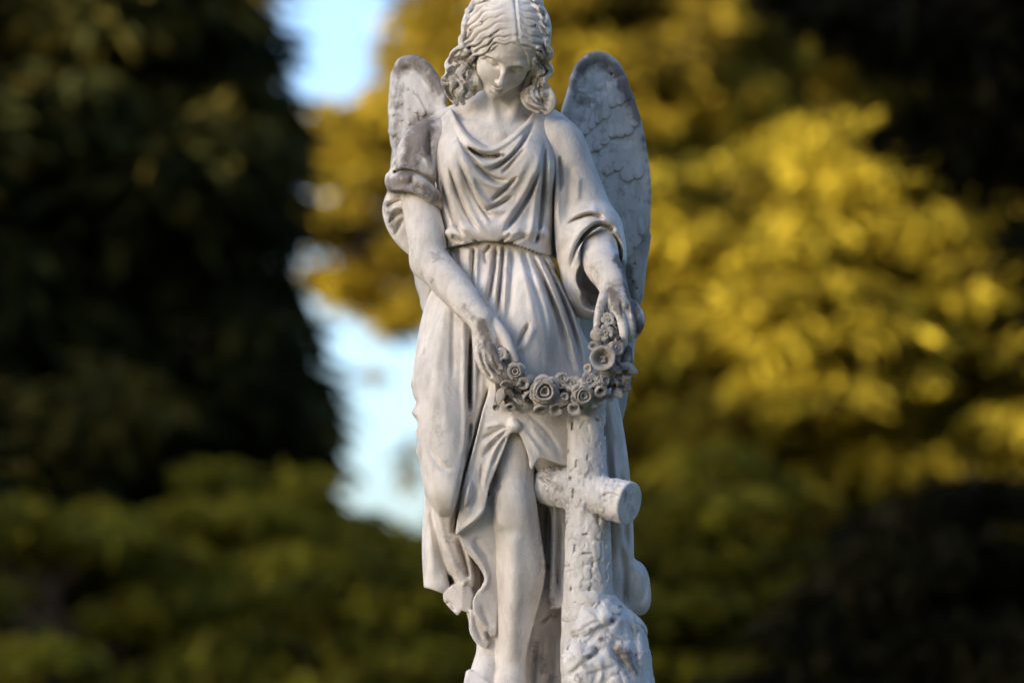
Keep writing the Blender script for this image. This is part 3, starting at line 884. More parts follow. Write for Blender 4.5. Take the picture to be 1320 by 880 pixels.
# ------------------------------------------------------------------ robe: skirt
def skirt_block():
    V = Vol.frompx(512, 852, 300, 960, -150, 130, 1.75)
    # main mass
    V.loft([(300, 584, 702, -40, 44), (324, 577, 708, -47, 52), (360, 562, 726, -64, 62), (400, 546, 745, -78, 70), (450, 536, 762, -84, 76), (500, 532, 778, -84, 80), (550, 536, 790, -78, 84), (600, 543, 799, -64, 86), (650, 550, 806, -44, 88), (700, 552, 812, -30, 88), (760, 552, 816, -24, 86), (830, 560, 816, -22, 84), (940, 570, 820, -20, 84)], 2)
    # the covered thigh and knee, pushed forward
    V.tube([(590, 420, -48), (576, 500, -62), (575, 570, -74), (578, 622, -86), (580, 634, -86)], [34, 37, 36, 32, 30], 14)
    V.tube([(582, 655, -52), (588, 695, -40), (598, 745, -32)], [24, 20, 14], 8)
    V.tube([(680, 380, -56), (676, 450, -66), (668, 520, -66)], [32, 36, 36], 22)      # bare leg's thigh under the cloth
    # outer curtain, left
    V.tube([(560, 640, -10), (562, 700, -18), (566, 752, -22)], [13, 18, 20], 8)
    # right-hand drapery behind the cross
    V.tube([(772, 480, -10), (785, 560, -16), (792, 640, -18), (795, 720, -14), (790, 790, -12)], [16, 20, 22, 22, 22], 10)
    V.ell((818, 756, 0), (20, 30, 34), 10); V.ell((826, 772, -4), (13, 20, 20), 6)
    # hollow around the bare leg
    V.cut_poly([(661, 552), (648, 584), (634, 622), (622, 660), (618, 720), (622, 800), (616, 900), (612, 990), (732, 990), (722, 800), (708, 780), (706, 700), (704, 660), (696, 615), (684, 596), (672, 566)], -400, 6, 3)
    # hem
    V.cut_poly([(540, 757), (552, 758), (570, 764), (588, 770), (598, 780), (604, 800), (606, 816), (620, 834), (646, 838), (650, 990), (530, 990)], -400, 400, 2)
    V.cut_poly([(640, 838), (660, 832), (686, 806), (716, 788), (724, 800), (726, 990), (640, 990)], -400, 30, 2)
    V.cut_poly([(740, 800), (770, 790), (812, 795), (830, 790), (850, 800), (850, 990), (740, 990)], -400, -40, 2)
    F = Folds(1.8)
    st = F.st
    # gathered under the belt
    for pts, w, a in (([(589, 320), (590, 335), (591, 352)], 2.6, -4), ([(600, 318), (596, 345)], 3.5, 2.6),
                      ([(611, 318), (609, 350), (608, 384)], 2.2, -6), ([(616, 318), (614, 350), (612, 392)], 3.2, 3.6), ([(605, 318), (602, 360)], 3, 2.6),
                      ([(624, 322), (626, 334), (629, 342)], 2.0, -3.5), ([(633, 316), (628, 322), (625, 326)], 2.0, -5),
                      ([(640, 315), (637, 345), (632, 375), (626, 402)], 3.0, -8), ([(633, 330), (628, 362), (620, 395)], 5, 2.6), ([(644, 315), (641, 355), (636, 396)], 3.4, 4.0),
                      ([(649, 315), (646, 350), (643, 385), (641, 420)], 2.4, -7), ([(654, 318), (652, 360), (648, 420)], 3.6, 3.6), ([(660, 320), (659, 350), (656, 400), (654, 450)], 4, -2.6),
                      ([(668, 320), (674, 350), (684, 390), (690, 430)], 4, 1.8), ([(674, 322), (684, 352), (698, 396), (708, 440)], 3, -2.6),
                      ([(684, 326), (700, 360), (716, 402), (730, 446), (742, 490)], 3.0, -5), ([(690, 326), (706, 358), (724, 400), (738, 446), (750, 490)], 3.4, 3.6),
                      ([(697, 328), (714, 360), (732, 404), (746, 450), (758, 500)], 2.8, -6.0), ([(702, 332), (720, 364), (740, 408), (754, 452)], 3.4, 3.6), ([(708, 338), (728, 372), (746, 412), (760, 450)], 2.6, -5)):
        st(pts, w, a, (.12, .35))
    st([(683, 414), (674, 432), (664, 453)], [1.6, 3.0, 1.6], -6, (.3, .3)); st([(690, 418), (680, 438), (672, 456)], 5, 2.4)
    # left thigh: long soft folds from the hip
    for pts, w, a in (([(566, 360), (556, 420), (548, 480)], 5, -2.2), ([(575, 375), (568, 430), (560, 500), (558, 560)], 6, 2.0), ([(586, 385), (584, 440), (584, 500)], 4, -2.2),
                      ([(596, 400), (598, 450), (598, 520)], 4, 2.2), ([(546, 430), (538, 480), (538, 520)], 4, 2.0), ([(566, 470), (572, 520), (576, 560)], 7, 1.6),
                      ([(607, 422), (606, 460), (605, 500), (606, 536)], 2.4, -11), ([(613, 430), (613, 480), (611, 540)], 3.6, 3.6), ([(599, 430), (599, 500), (600, 560), (596, 600)], 4, 2.2),
                      ([(620, 470), (620, 510), (612, 560), (602, 600)], 4, 2.4), ([(606, 536), (604, 570), (598, 600)], 3, -4),
                      ([(548, 560), (558, 590), (572, 604), (588, 600)], 3, -1.6), ([(556, 580), (566, 596), (578, 606)], 2, -1.4)):
        st(pts, w, a)
    # outer left edge ripples
    for y, a, w in ((494, 2.2, 9), (518, -3.0, 5), (532, 2.6, 5), (545, -4, 5), (560, 1.5, 7), (584, 3.0, 9), (604, -2, 6)): st([(516, y - 2), (532, y), (542, y + 8)], w, a, (.02, .6))
    # boundary of the thigh against the front cascade
    st([(632, 492), (622, 540), (612, 578), (598, 620), (589, 668), (588, 690)], [3.0, 4.5, 4.5], -12, (.15, .1))
    # below the covered knee
    for pts, w, a in (([(553, 645), (561, 690), (572, 730), (588, 760)], 3.4, -4), ([(562, 650), (574, 700), (594, 746)], 5, 3.0), ([(588, 690), (598, 720), (606, 752)], 3, -6),
                      ([(600, 690), (606, 730), (608, 770)], 4, 3), ([(555, 665), (556, 710), (560, 750)], 6, 3.0), ([(578, 740), (584, 762)], 3, -4), ([(590, 765), (598, 752), (608, 742)], 3, 3.0),
                      ([(572, 772), (584, 776), (592, 786)], 3, 3)):
        st(pts, w, a)
    # right of the bare leg and behind the cross
    for pts, w, a in (([(712, 610), (716, 680), (714, 760)], 4, 4), ([(722, 660), (719, 720), (720, 780)], 3, -8), ([(708, 640), (706, 700), (704, 770)], 3.4, -6),
                      ([(716, 786), (708, 798), (694, 808)], 3, 4), ([(790, 560), (796, 630), (800, 700)], 4, 3.5), ([(798, 600), (806, 660), (808, 715)], 3, -4), ([(783, 560), (786, 640), (788, 740)], 4, -5),
                      ([(800, 700), (806, 740), (806, 790)], 4, -5), ([(812, 722), (822, 740), (820, 780)], 5, 2), ([(828, 740), (832, 760), (826, 782)], 3, -1.2),
                      ([(760, 480), (775, 530), (786, 590)], 3, -4), ([(770, 478), (784, 520), (796, 580)], 4, 3), ([(700, 560), (708, 690), (712, 800)], 6, 0.1)):
        st(pts, w, a)
    # lower pale folds right of the shin
    for pts, w, a in (([(694, 815), (690, 850), (688, 890)], 3, -6), ([(704, 810), (702, 850), (700, 890)], 4, 4), ([(714, 800), (712, 850), (712, 890)], 3, -4)):
        st(pts, w, a)
    V.displace(F.get(), (40, 90))
    # knot
    return V.mesh()
skirt = finish('robe_skirt', [skirt_block()])

def overskirt_block():       # the upper panel gathered to a knot, with the cascade hanging from it
    V = Vol.frompx(565, 750, 465, 850, -150, 0, 1.35)
    yf = lambda x, y: -103 + 0.10 * np.abs(y - 560) * 0.5 + 0.06 * np.abs(x - 650)
    V.slab([(632, 492), (622, 540), (612, 578), (599, 622), (590, 668), (587, 688), (592, 687), (604, 675), (618, 666), (626, 652), (629, 634), (637, 610), (648, 584), (656, 562), (664, 553), (671, 562), (678, 584), (685, 606), (694, 590), (708, 594), (740, 600), (744, 560), (730, 470), (680, 470)], lambda x, y: -100 + 0.0042 * np.maximum(x - 662, 0) ** 2 + 0.0016 * np.minimum(x - 662, 0) ** 2 + 0.02 * (y - 550) + 0.004 * np.maximum(552 - y, 0) ** 2, 14, 3, rnd=2.5, close=2)
    # folded-under tier of the cascade
    V.slab([(590, 686), (598, 706), (611, 722), (624, 740), (625, 750), (614, 764), (609, 776), (612, 792), (624, 806), (640, 818), (646, 700), (640, 640), (628, 640), (622, 660), (604, 676)], lambda x, y: -74 + 0.10 * (y - 690) + 0.25 * (x - 600), 15, 3, rnd=3, close=2)
    V.slab([(605, 786), (606, 815), (614, 828), (626, 835), (631, 826), (628, 812), (634, 806), (618, 786)], lambda x, y: -46 + 0.3 * (x - 615), 12, 3, rnd=3, close=2)
    V.slab([(571, 762), (572, 774), (580, 784), (590, 793), (595, 786), (606, 789), (612, 768), (606, 742), (588, 750)], lambda x, y: -46 + 0.35 * np.abs(x - 596), 12, 3, rnd=4.5, close=2)
    V.ell((663, 549, -100), (9, 8, 8), 4)
    F = Folds(0.9)
    st = F.st
    for pts, w, a in (([(656, 548), (640, 556), (620, 567)], [1.8, 2.6, 3], -6), ([(654, 553), (638, 570), (621, 592)], [1.8, 2.6, 3], -6), ([(655, 558), (643, 580), (634, 604)], [1.8, 2.6, 2], -5),
                      ([(655, 550), (638, 562), (620, 580)], 3, 3.5), ([(652, 556), (636, 584), (624, 620), (616, 650)], 3.6, 3.6), ([(650, 545), (634, 548), (624, 552)], 3, 3),
                      ([(622, 595), (621, 620), (622, 640)], 2.4, -4), ([(612, 600), (604, 640), (600, 668)], 5, 3.0), ([(628, 500), (618, 550), (606, 600), (592, 660)], 3, 3),
                      ([(608, 660), (614, 645), (618, 625)], 4, -3), ([(626, 652), (612, 668), (594, 682)], 2.6, 2.6),
                      ([(672, 552), (684, 566), (700, 590)], 3, 3), ([(668, 562), (676, 580), (684, 600)], 2.4, -3.5), ([(680, 545), (700, 570), (722, 595)], 4, 2.5), ([(676, 530), (704, 555), (727, 590)], 3, -2.5),
                      ([(655, 520), (660, 535), (662, 545)], 6, 2),
                      ([(596, 694), (612, 712), (626, 734), (627, 752), (614, 768)], 3.6, 4.5), ([(612, 690), (618, 706), (632, 724)], 4, -5), ([(612, 724), (612, 745), (610, 765)], 2.6, -6), ([(618, 740), (616, 760)], 3, -3),
                      ([(620, 775), (626, 795), (636, 810)], 4, -4), ([(610, 790), (616, 812), (624, 828)], 3, -3), ([(626, 812), (629, 826)], 2, -4), ([(574, 774), (582, 779), (588, 788)], 2.2, -4)):
        st(pts, w, a)
    V.displace(F.get(), (-10, 40))
    return V.mesh()
overskirt = finish('overskirt', [overskirt_block()])

# ------------------------------------------------------------------ wings
def wr_depth(x, y):      # wing on the right of the picture
    return 66 + 0.34 * (x - 735) + 0.0011 * (y - 200) ** 2 * 0.35
def wl_depth(x, y):      # wing on the left, swept further back
    return 62 + 0.95 * (575 - x) + 0.0004 * (y - 200) ** 2

def wing_right_block():
    V = Vol.frompx(700, 850, 55, 610, 40, 170, 1.8)
    V.slab([(716, 175), (722, 152), (733, 125), (738, 102), (747, 83), (760, 72), (774, 69), (790, 77), (803, 93), (813, 115), (824, 146), (833, 187), (838.5, 235), (838, 285), (833, 308), (820, 322), (806, 338), (790, 345), (740, 350), (722, 250)], wr_depth, 18, 3, rnd=9, close=3)
    V.slab([(742, 300), (833, 290), (833, 345), (829, 385), (818, 470), (808, 520), (797, 562), (784, 588), (768, 580), (752, 500), (744, 400)], lambda x, y: wr_depth(x, y) + 9, 14, 3, rnd=6, close=3)
    F = Folds()
    F.st([(722, 155), (736, 120), (742, 96), (756, 78), (774, 73), (794, 88), (808, 112)], 9, 5, (.1, .2))      # thick leading edge
    F.st([(750, 150), (758, 115), (772, 96), (790, 104)], 10, -2)
    for i in range(5):          # shafts of the long feathers
        x = 770 + i * 13
        F.st([(x + 8, 250), (x + 6, 300), (x, 335)], 3.0, 1.6 if i % 2 else -1.8)
        F.st([(x + 4, 345), (x, 420), (x - 8, 500), (x - 14, 560)], 3.0, -2.5)
    rr = random.Random(3)
    for _ in range(70):
        x, y = rr.uniform(742, 792), rr.uniform(95, 165)
        F.st([(x - 4, y), (x, y + 3), (x + 4, y)], 2.4, rr.uniform(-1.8, 1.6))
    V.displace(F.get(), (140, 190))
    V.noise(1.2, 14, 3, 2.0)
    for _ in range(16):         # pitting of the weathered edge
        x, y = rr.uniform(782, 822), rr.uniform(92, 150)
        d = float(wr_depth(x, y)); V.tube([(x, y, d - 6), (x + 1, y, d + 1)], rr.uniform(1.2, 2.4), 0.6, 's')
    for x, y in ((806, 308), (811, 311), (803, 300), (818, 340), (812, 358), (816, 363), (820, 372), (801, 311)):
        d = float(wr_depth(x, y)); V.tube([(x, y, d - 6), (x, y, d + 12)], 1.6, 0.5, 's')
    return V.mesh()
def wing_left_block():
    V = Vol.frompx(488, 592, 58, 425, 40, 180, 1.8)
    V.slab([(590, 170), (577, 142), (572, 122), (562, 97), (548, 80), (531, 73), (515, 78), (504, 93), (501, 120), (501, 155), (504, 195), (508, 225), (516, 285), (530, 345), (540, 384), (547, 404), (556, 385), (566, 300), (586, 220)], wl_depth, 18, 3, rnd=8, close=3)
    F = Folds()
    F.st([(506, 88), (530, 78), (548, 88), (562, 108), (574, 134)], 8, 6, (.15, .1))
    F.st([(512, 88), (532, 92), (546, 106), (556, 126), (566, 145)], 4.5, -6, (.2, .2))
    for k in range(6):
        F.st([(508 + k * 4, 100 + k * 3), (524 + k * 5, 112 + k * 5), (536 + k * 4, 134 + k * 6)], 2.2, -2.2 if k % 2 else 1.8)
    for k in range(5):
        x = 504 + k * 5
        F.st([(x, 170), (x + 4, 230), (x + 16, 320), (x + 26, 370)], 2.4, -2.4)
    V.displace(F.get(), (190, 240))
    V.noise(1.2, 14, 3, 9.0)
    return V.mesh()
wing1 = finish('wing', [wing_left_block()], M_wing); wing1['label'] = 'narrow swept-back wing with grimy brown face'
wing2 = finish('wing', [wing_right_block()], M_wing); wing2['label'] = 'broad wing with black weathered tip'

def feather(wing, depth, tip, ang, L, W, off, lift=3.5, nu=9, nv=6):
    """one carved covert feather: a thick rounded scale whose tip stands proud"""
    dx, dy = math.sin(math.radians(ang)), math.cos(math.radians(ang))
    top, bot = [], []
    for i in range(nu + 1):
        t = i / nu
        t = 1 - (1 - t) ** 1.7
        te = 1 - min(0.45, 0.95 * W / L)
        w = W * (0.85 + 0.15 * t) * (1.0 if t < te else math.sqrt(max(0.0, 1 - ((t - te) / (1 - te)) ** 2)))
        w = max(w, 0.3)
        for j in range(nv + 1):
            s = -1 + 2 * j / nv
            x = tip[0] - dx * L * (1 - t) + dy * w * s
            y = tip[1] - dy * L * (1 - t) - dx * w * s
            d = depth(x, y) + off - lift * t ** 1.5 + 2.2 * s * s - (0.8 if abs(s) < 0.12 else 0)
            top.append(P(x, y, d)); bot.append(P(x, y, d + 7))
    v = np.array(top + bot); n = len(top)
    f = []
    for i in range(nu):
        for j in range(nv):
            a = i * (nv + 1) + j
            f.append((a, a + 1, a + nv + 2, a + nv + 1)); f.append((n + a, n + a + nv + 1, n + a + nv + 2, n + a + 1))
    for i in range(nu):
        for j in (0, nv):
            a = i * (nv + 1) + j; b = a + nv + 1
            f.append((a, b, n + b, n + a))
    for j in range(nv):
        for i in (0, nu):
            a = i * (nv + 1) + j
            f.append((a, a + 1, n + a + 1, n + a))
    px, py = proj(v[:, 0], v[:, 1], v[:, 2])
    sv = samp(STN, px - 470, py + 20)
    bm = bmesh.new()
    bv = [bm.verts.new(p * U + ORG) for p in v]
    for q in f:
        try: bm.faces.new([bv[k] for k in q])
        except ValueError: pass
    bmesh.ops.recalc_face_normals(bm, faces=bm.faces)
    me = bpy.data.meshes.new('feather'); bm.to_mesh(me); bm.free()
    for p in me.polygons: p.use_smooth = True
    at = me.attributes.new('stain', 'FLOAT', 'POINT'); at.data.foreach_set('value', sv.astype(np.float32))
    me.materials.append(M_wing)
    o = bpy.data.objects.new('feather', me); COL.objects.link(o); o.parent = wing
    return o
rf = random.Random(11)
# long coverts, then three overlapping rows going up (tips read off the photograph)
for x, y, a, L, W in ((766, 330, -8, 95, 12), (779, 336, -4, 100, 12), (793, 340, 2, 105, 12), (807, 334, 8, 104, 12), (819, 320, 12, 92, 9), (828, 304, 14, 80, 6)):
    feather(wing2, wr_depth, (x, y), a, L, W, 1.0, 2.5)
for x, y, a in ((756, 252, -14), (768, 240, -10), (782, 226, -6), (796, 221, -2), (810, 235, 6), (823, 231, 12)):
    feather(wing2, wr_depth, (x, y), a, 50, 11.0 + rf.uniform(-.6, .8), -0.6, 2.4)
for x, y, a in ((756, 198, -16), (768, 195, -10), (778, 187, -6), (789, 178, -2), (800, 178, 4), (810, 175, 9), (819, 164, 14)):
    feather(wing2, wr_depth, (x, y), a, 44, 9.4 + rf.uniform(-.5, .8), -2.0, 2.4)
for x, y, a in ((752, 174, -18), (761, 167, -12), (770, 160, -8), (780, 154, -4), (790, 139, 2), (800, 136, 8), (808, 131, 12)):
    feather(wing2, wr_depth, (x, y), a, 34, 7.6 + rf.uniform(-.5, .6), -3.2, 2.0)
for x, y, a, L, W in ((510, 222, -6, 60, 8), (520, 226, 2, 60, 8), (506, 176, -8, 40, 7), (517, 183, 0, 42, 7.5), (528, 190, 8, 44, 7.5), (506, 150, -10, 34, 6), (516, 157, -2, 36, 6.5), (527, 161, 8, 36, 6.5), (537, 166, 16, 36, 6.5),
                      (507, 127, -8, 28, 5), (516, 136, 0, 30, 5.5), (526, 142, 8, 30, 5.5), (536, 146, 16, 30, 5.5), (546, 150, 24, 30, 5)):
    feather(wing1, wl_depth, (x, y), a, L, W, -0.9 - (230 - y) * 0.022, 2.1)

# ------------------------------------------------------------------ log cross and rock
def cross_block():
    V = Vol.frompx(678, 842, 495, 800, -165, 0, 1.3)
    V.tube([(756, 508, -78), (756, 560, -76), (757, 640, -74), (758, 720, -72), (758, 790, -70)], [24.5, 25, 27, 30, 33], 2)
    a, b = P(704, 623, -44), P(840, 655, -132)
    V.tube([(704, 623, -44), (757, 636, -78), (840, 655, -132)], [26, 27, 28], 5)
    # saw the right-hand end off square
    ax = b - a; ax /= np.linalg.norm(ax)
    c = P(812, 649, -114)
    sl, (X, Y, Z) = V.sl(V.lo, V.lo + V.n * V.h)
    V.f = smax(V.f, ((X - c[0]) * ax[0] + (Y - c[1]) * ax[1] + (Z - c[2]) * ax[2]).astype(np.float32), 3)
    c2 = P(697, 621, -40)
    V.f = smax(V.f, (-((X - c2[0]) * ax[0] + (Y - c2[1]) * ax[1] + (Z - c2[2]) * ax[2])).astype(np.float32), 12)
    # bark: uneven plates
    idx = np.nonzero(np.abs(V.f) < 10)
    x, y, z = V.ax[0][idx[0]], V.ax[1][idx[1]], V.ax[2][idx[2]]
    endm = np.clip((-((x - c[0]) * ax[0] + (y - c[1]) * ax[1] + (z - c[2]) * ax[2]) - 3) / 6, 0, 1)
    n2 = fbm(x / 6 + 3, y / 6, z / 8, 3)
    V.f[idx] -= (0.8 * n2 * (0.3 + 0.7 * endm)).astype(np.float32)
    keep = V.f.copy()
    V.chip(0.45, 1.7, 13.0, 0.12, (1, 1, 0.6), 2.0)
    V.chip(0.22, 0.7, 7.0, 0.16, (1, 1, 0.7), 7.0)
    V.f[idx] = V.f[idx] * endm + keep[idx] * (1 - endm)
    F = Folds(); rr = random.Random(21)
    for px, py, dx, dy in ((739, 549, 0, 9), (742, 598, 0, 10), (757, 590, 0, 9), (776, 556, 0, 13), (735, 617, 0, 5), (741, 636, 0, 10), (742, 706, 0, 12), (747, 713, 10, 0), (765, 727, 0, 7), (737, 761, 0, 10), (762, 760, 0, 10),
                           (771, 668, 0, 11), (752, 688, 8, 0), (734, 582, 0, 7), (766, 540, 5, 0), (779, 744, 0, 7), (733, 729, 0, 6)):
        j = rr.uniform(-2.5, 2.5); L = rr.uniform(0.9, 1.6)
        F.st([(px + j, py - dy * L / 2), (px + j + dx / 2 + rr.uniform(-1, 1), py + rr.uniform(-1, 1)), (px + j + dx * L + rr.uniform(-1, 1), py + dy * L / 2)], [1.0, 1.5, 0.9], -rr.uniform(3, 7), (.2, .2))
    for _ in range(40):
        px, py = rr.uniform(728, 788), rr.uniform(525, 775)
        an = rr.uniform(-.5, .5) + (math.pi / 2 if rr.random() < .6 else 0); L = rr.uniform(3, 8)
        F.st([(px, py), (px + L * math.cos(an), py + L * math.sin(an))], rr.uniform(1.4, 3.4), rr.uniform(-1.8, 1.9), prof=rr.choice(('g', 'step')))
    for _ in range(16):
        px, py = rr.uniform(692, 800), rr.uniform(600, 675)
        an = rr.uniform(-.3, .8); L = rr.uniform(4, 10)
        F.st([(px, py), (px + L * math.cos(an), py + L * math.sin(an))], rr.uniform(1.2, 2.6), rr.uniform(-3.0, 2.2))
    F.st([(694, 612), (708, 622), (722, 624)], 1.6, -5); F.st([(775, 640), (786, 636), (800, 641)], 1.6, -5); F.st([(752, 652), (768, 664), (784, 670)], 2, -4)
    V.displace(F.get(), (-60, -20), 14)
    return V.mesh()
cross = finish('log_cross', [cross_block()], M_rough, st=0.8)
cross['label'] = 'rustic cross carved as bark-covered logs'
def rock_block():
    V = Vol.frompx(700, 870, 755, 975, -175, 70, 1.8)
    V.loft([(762, 727, 790, -104, -30), (778, 725, 802, -108, -10), (800, 724, 818, -116, 10), (840, 723, 832, -126, 24), (880, 722, 842, -132, 30), (965, 718, 858, -140, 44)], 2)
    V.ell((808, 850, -50), (30, 54, 60), 10); V.ell((770, 810, -96), (34, 26, 26), 8); V.ell((752, 862, -110), (28, 26, 40), 8)
    V.noise(5.0, 40, 3, 4.0); V.chip(1.2, 2.2, 28.0, 0.08, (1, 1, 1), 1.0, 16); V.chip(0.45, 0.5, 10.0, 0.16, (1, 1, 1), 4.0); V.noise(1.0, 8, 3, 1.0)
    V.cut_poly([(690, 740), (723, 740), (722.5, 800), (721, 990), (690, 990)], -400, 400, 2, close=1)
    F = Folds(); rr = random.Random(4)
    for pts, w, a in (([(730, 819), (748, 813), (764, 803), (780, 800)], 2.4, -3.5), ([(797, 794), (784, 806), (770, 814), (752, 834)], 4.5, -5), ([(782, 832), (762, 846), (744, 862), (726, 876)], 3.6, -5), ([(798, 856), (776, 864), (750, 872)], 3, -3),
                      ([(800, 820), (790, 834), (800, 850), (816, 870)], 5, -7), ([(812, 800), (818, 830), (822, 870)], 4, -5), ([(770, 845), (776, 865), (770, 885)], 4, 4), ([(745, 832), (750, 850)], 5, 3)):
        F.st(pts, w, a)
    for px, py in ((733, 776), (736, 779), (742, 776), (747, 780), (745, 784), (751, 778), (764, 778), (768, 782), (772, 776), (798, 782), (738, 785), (729, 782)):
        F.st([(px, py), (px + 2, py + 1)], 1.6, -8, (.02, .02))
    V.displace(F.get(), (-40, 0), 18)
    return V.mesh()
rock = finish('rock', [rock_block()], M_rough)

# ------------------------------------------------------------------ garland
def garland_block():
    V = Vol.frompx(625, 830, 395, 545, -165, -40, 1.15)
    V.tube([(646, 470, -122), (654, 490, -122), (676, 499, -118), (704, 507, -114), (735, 512, -112), (762, 505, -110), (780, 486, -108), (789, 460, -106), (790, 430, -102), (788, 410, -100)], [7, 9, 10, 11, 12, 12, 12, 11, 8, 7], 2)
    V.tube([(780, 486, -106), (796, 490, -98), (806, 476, -94), (808, 452, -92)], [10, 10, 9, 7], 4)
    rr = random.Random(8)
    for i in range(46):
        c = [(664, 492, -128), (690, 510, -122), (712, 512, -122), (740, 516, -122), (765, 506, -120), (784, 488, -116), (796, 470, -108), (800, 490, -104), (786, 450, -114)][i % 9]
        x, y = c[0] + rr.uniform(-13, 13), c[1] + rr.uniform(-12, 14)
        an = rr.uniform(0, 6.28); L = rr.uniform(4, 9)
        V.tube([(x, y, c[2] + rr.uniform(-2, 10)), (x + L * math.cos(an), y + L * math.sin(an), c[2] + rr.uniform(-8, 4))], [rr.uniform(3, 5), rr.uniform(1.8, 3)], 1.0)
    V.tube([(643, 492, -112), (642, 508, -110), (639, 522, -108)], [4.5, 3.5, 3.5], 1); V.tube([(650, 496, -112), (652, 512, -110), (658, 522, -108)], [4.5, 4, 4.5], 1)
    for i in range(60):
        x = rr.uniform(640, 812); y = rr.uniform(425, 530)
        V.tube([(x, y, -150), (x, y, -112)], rr.uniform(1.2, 2.4), 0.6, 's')
    return V.mesh()
garland = finish('garland', [garland_block()], M_garland_core)
garland['label'] = 'garland of roses and small blossoms held between both hands'

def petal(v, f, th, half, r0, r1, h0, h1, curl, nt=5, ns=5, thick=0.07, wave=0.0):
    o = len(v)
    for side in (0, 1):
        for i in range(nt):
            t = i / (nt - 1)
            for j in range(ns):
                s = -1 + 2 * j / (ns - 1)
                tt = t * (1 - 0.2 * s * s)
                ang = th + half * s * (0.55 + 0.45 * math.sin(math.pi * min(1, 0.15 + 0.75 * t)))
                r = r0 + (r1 - r0) * tt ** 0.85
                h = h0 + (h1 - h0) * math.sin(tt * math.pi * 0.5) - curl * max(0.0, tt - 0.62) ** 2 * 4 + wave * math.sin(3 * s) * t
                if side: r += thick * 0.8 * (1 - t); h -= thick
                v.append((r * math.cos(ang), -h, r * math.sin(ang)))
    n = nt * ns
    for i in range(nt - 1):
        for j in range(ns - 1):
            a = o + i * ns + j
            f.append((a, a + 1, a + ns + 1, a + ns)); f.append((n + a, n + a + ns, n + a + ns + 1, n + a + 1))
    for i in range(nt - 1):
        for j in (0, ns - 1):
            a = o + i * ns + j; f.append((a, a + ns, n + a + ns, n + a))
    for j in range(ns - 1):
        a = o + (nt - 1) * ns + j; f.append((a, a + 1, n + a + 1, n + a))
def lathe(v, f, prof, n=14, lob=0, la=0.0):
    o = len(v)
    for r, h in prof:
        for i in range(n):
            A = 2 * math.pi * i / n
            q = r * (1 + la * math.cos(lob * A))
            v.append((q * math.cos(A), -h, q * math.sin(A)))
    for k in range(len(prof) - 1):
        for i in range(n):
            a, b = o + k * n + i, o + k * n + (i + 1) % n
            f.append((a, b, b + n, a + n))
def bake(name, v, f):
    bm = bmesh.new()
    bv = [bm.verts.new(p) for p in v]
    for q in f:
        try: bm.faces.new([bv[i] for i in q])
        except ValueError: pass
    bmesh.ops.recalc_face_normals(bm, faces=bm.faces)
    me = bpy.data.meshes.new(name); bm.to_mesh(me); bm.free()
    for p in me.polygons: p.use_smooth = True
    me.materials.append(M_garland)
    return me
def rose_mesh():
    v, f = [], []
    for k in range(5): petal(v, f, k * 1.2566, 0.80, 0.30, 1.02, -0.25, 0.12, 0.5, wave=0.03)
    for k in range(5): petal(v, f, k * 1.2566 + 0.6, 0.78, 0.28, 0.78, -0.1, 0.42, 0.6)
    lathe(v, f, [(0.34, -0.1), (0.50, 0.3), (0.56, 0.52), (0.52, 0.60), (0.44, 0.54), (0.38, 0.30), (0.36, 0.1)], 16, 3, 0.05)
    lathe(v, f, [(0.30, 0.0), (0.32, 0.4), (0.28, 0.5), (0.2, 0.44), (0.15, 0.2), (0.02, 0.12)], 12, 3, 0.08)
    return bake('rose', v, f)
def cup_mesh():
    v, f = [], []
    lathe(v, f, [(0.2, -0.7), (0.55, -0.3), (0.86, 0.1), (1.0, 0.32), (1.0, 0.42), (0.90, 0.46), (0.70, 0.34), (0.54, 0.0), (0.42, -0.25), (0.02, -0.3)], 20, 5, 0.02)
    for x, z in ((0.1, 0), (-0.14, -0.16), (0.0, -0.24), (-0.02, 0.14)):
        o = len(v); vv, ff = [], []
        lathe(vv, ff, [(0.12, -0.3), (0.13, 0.02), (0.08, 0.1), (0.01, 0.12)], 7)
        for p in vv: v.append((p[0] + x, p[1], p[2] + z))
        for q in ff: f.append(tuple(i + o for i in q))
    return bake('open_flower', v, f)
def blossom_mesh():
    v, f = [], []
    for k in range(5): petal(v, f, k * 1.2566 + 0.3, 0.70, 0.10, 1.0, -0.05 + 0.05 * (k % 2), 0.30, 0.75, nt=6, ns=7, thick=0.09, wave=0.06)
    lathe(v, f, [(0.28, 0.0), (0.29, 0.2), (0.22, 0.26), (0.14, 0.2), (0.1, 0.02), (0.01, 0.0)], 10)
    return bake('blossom', v, f)
def bud_mesh():
    v, f = [], []
    lathe(v, f, [(0.25, -1.4), (0.6, -0.9), (0.8, -0.3), (0.92, 0.1), (1.0, 0.25), (0.9, 0.36), (0.62, 0.3), (0.42, 0.0), (0.3, -0.4), (0.02, -0.45)], 14, 4, 0.05)
    return bake('bud', v, f)
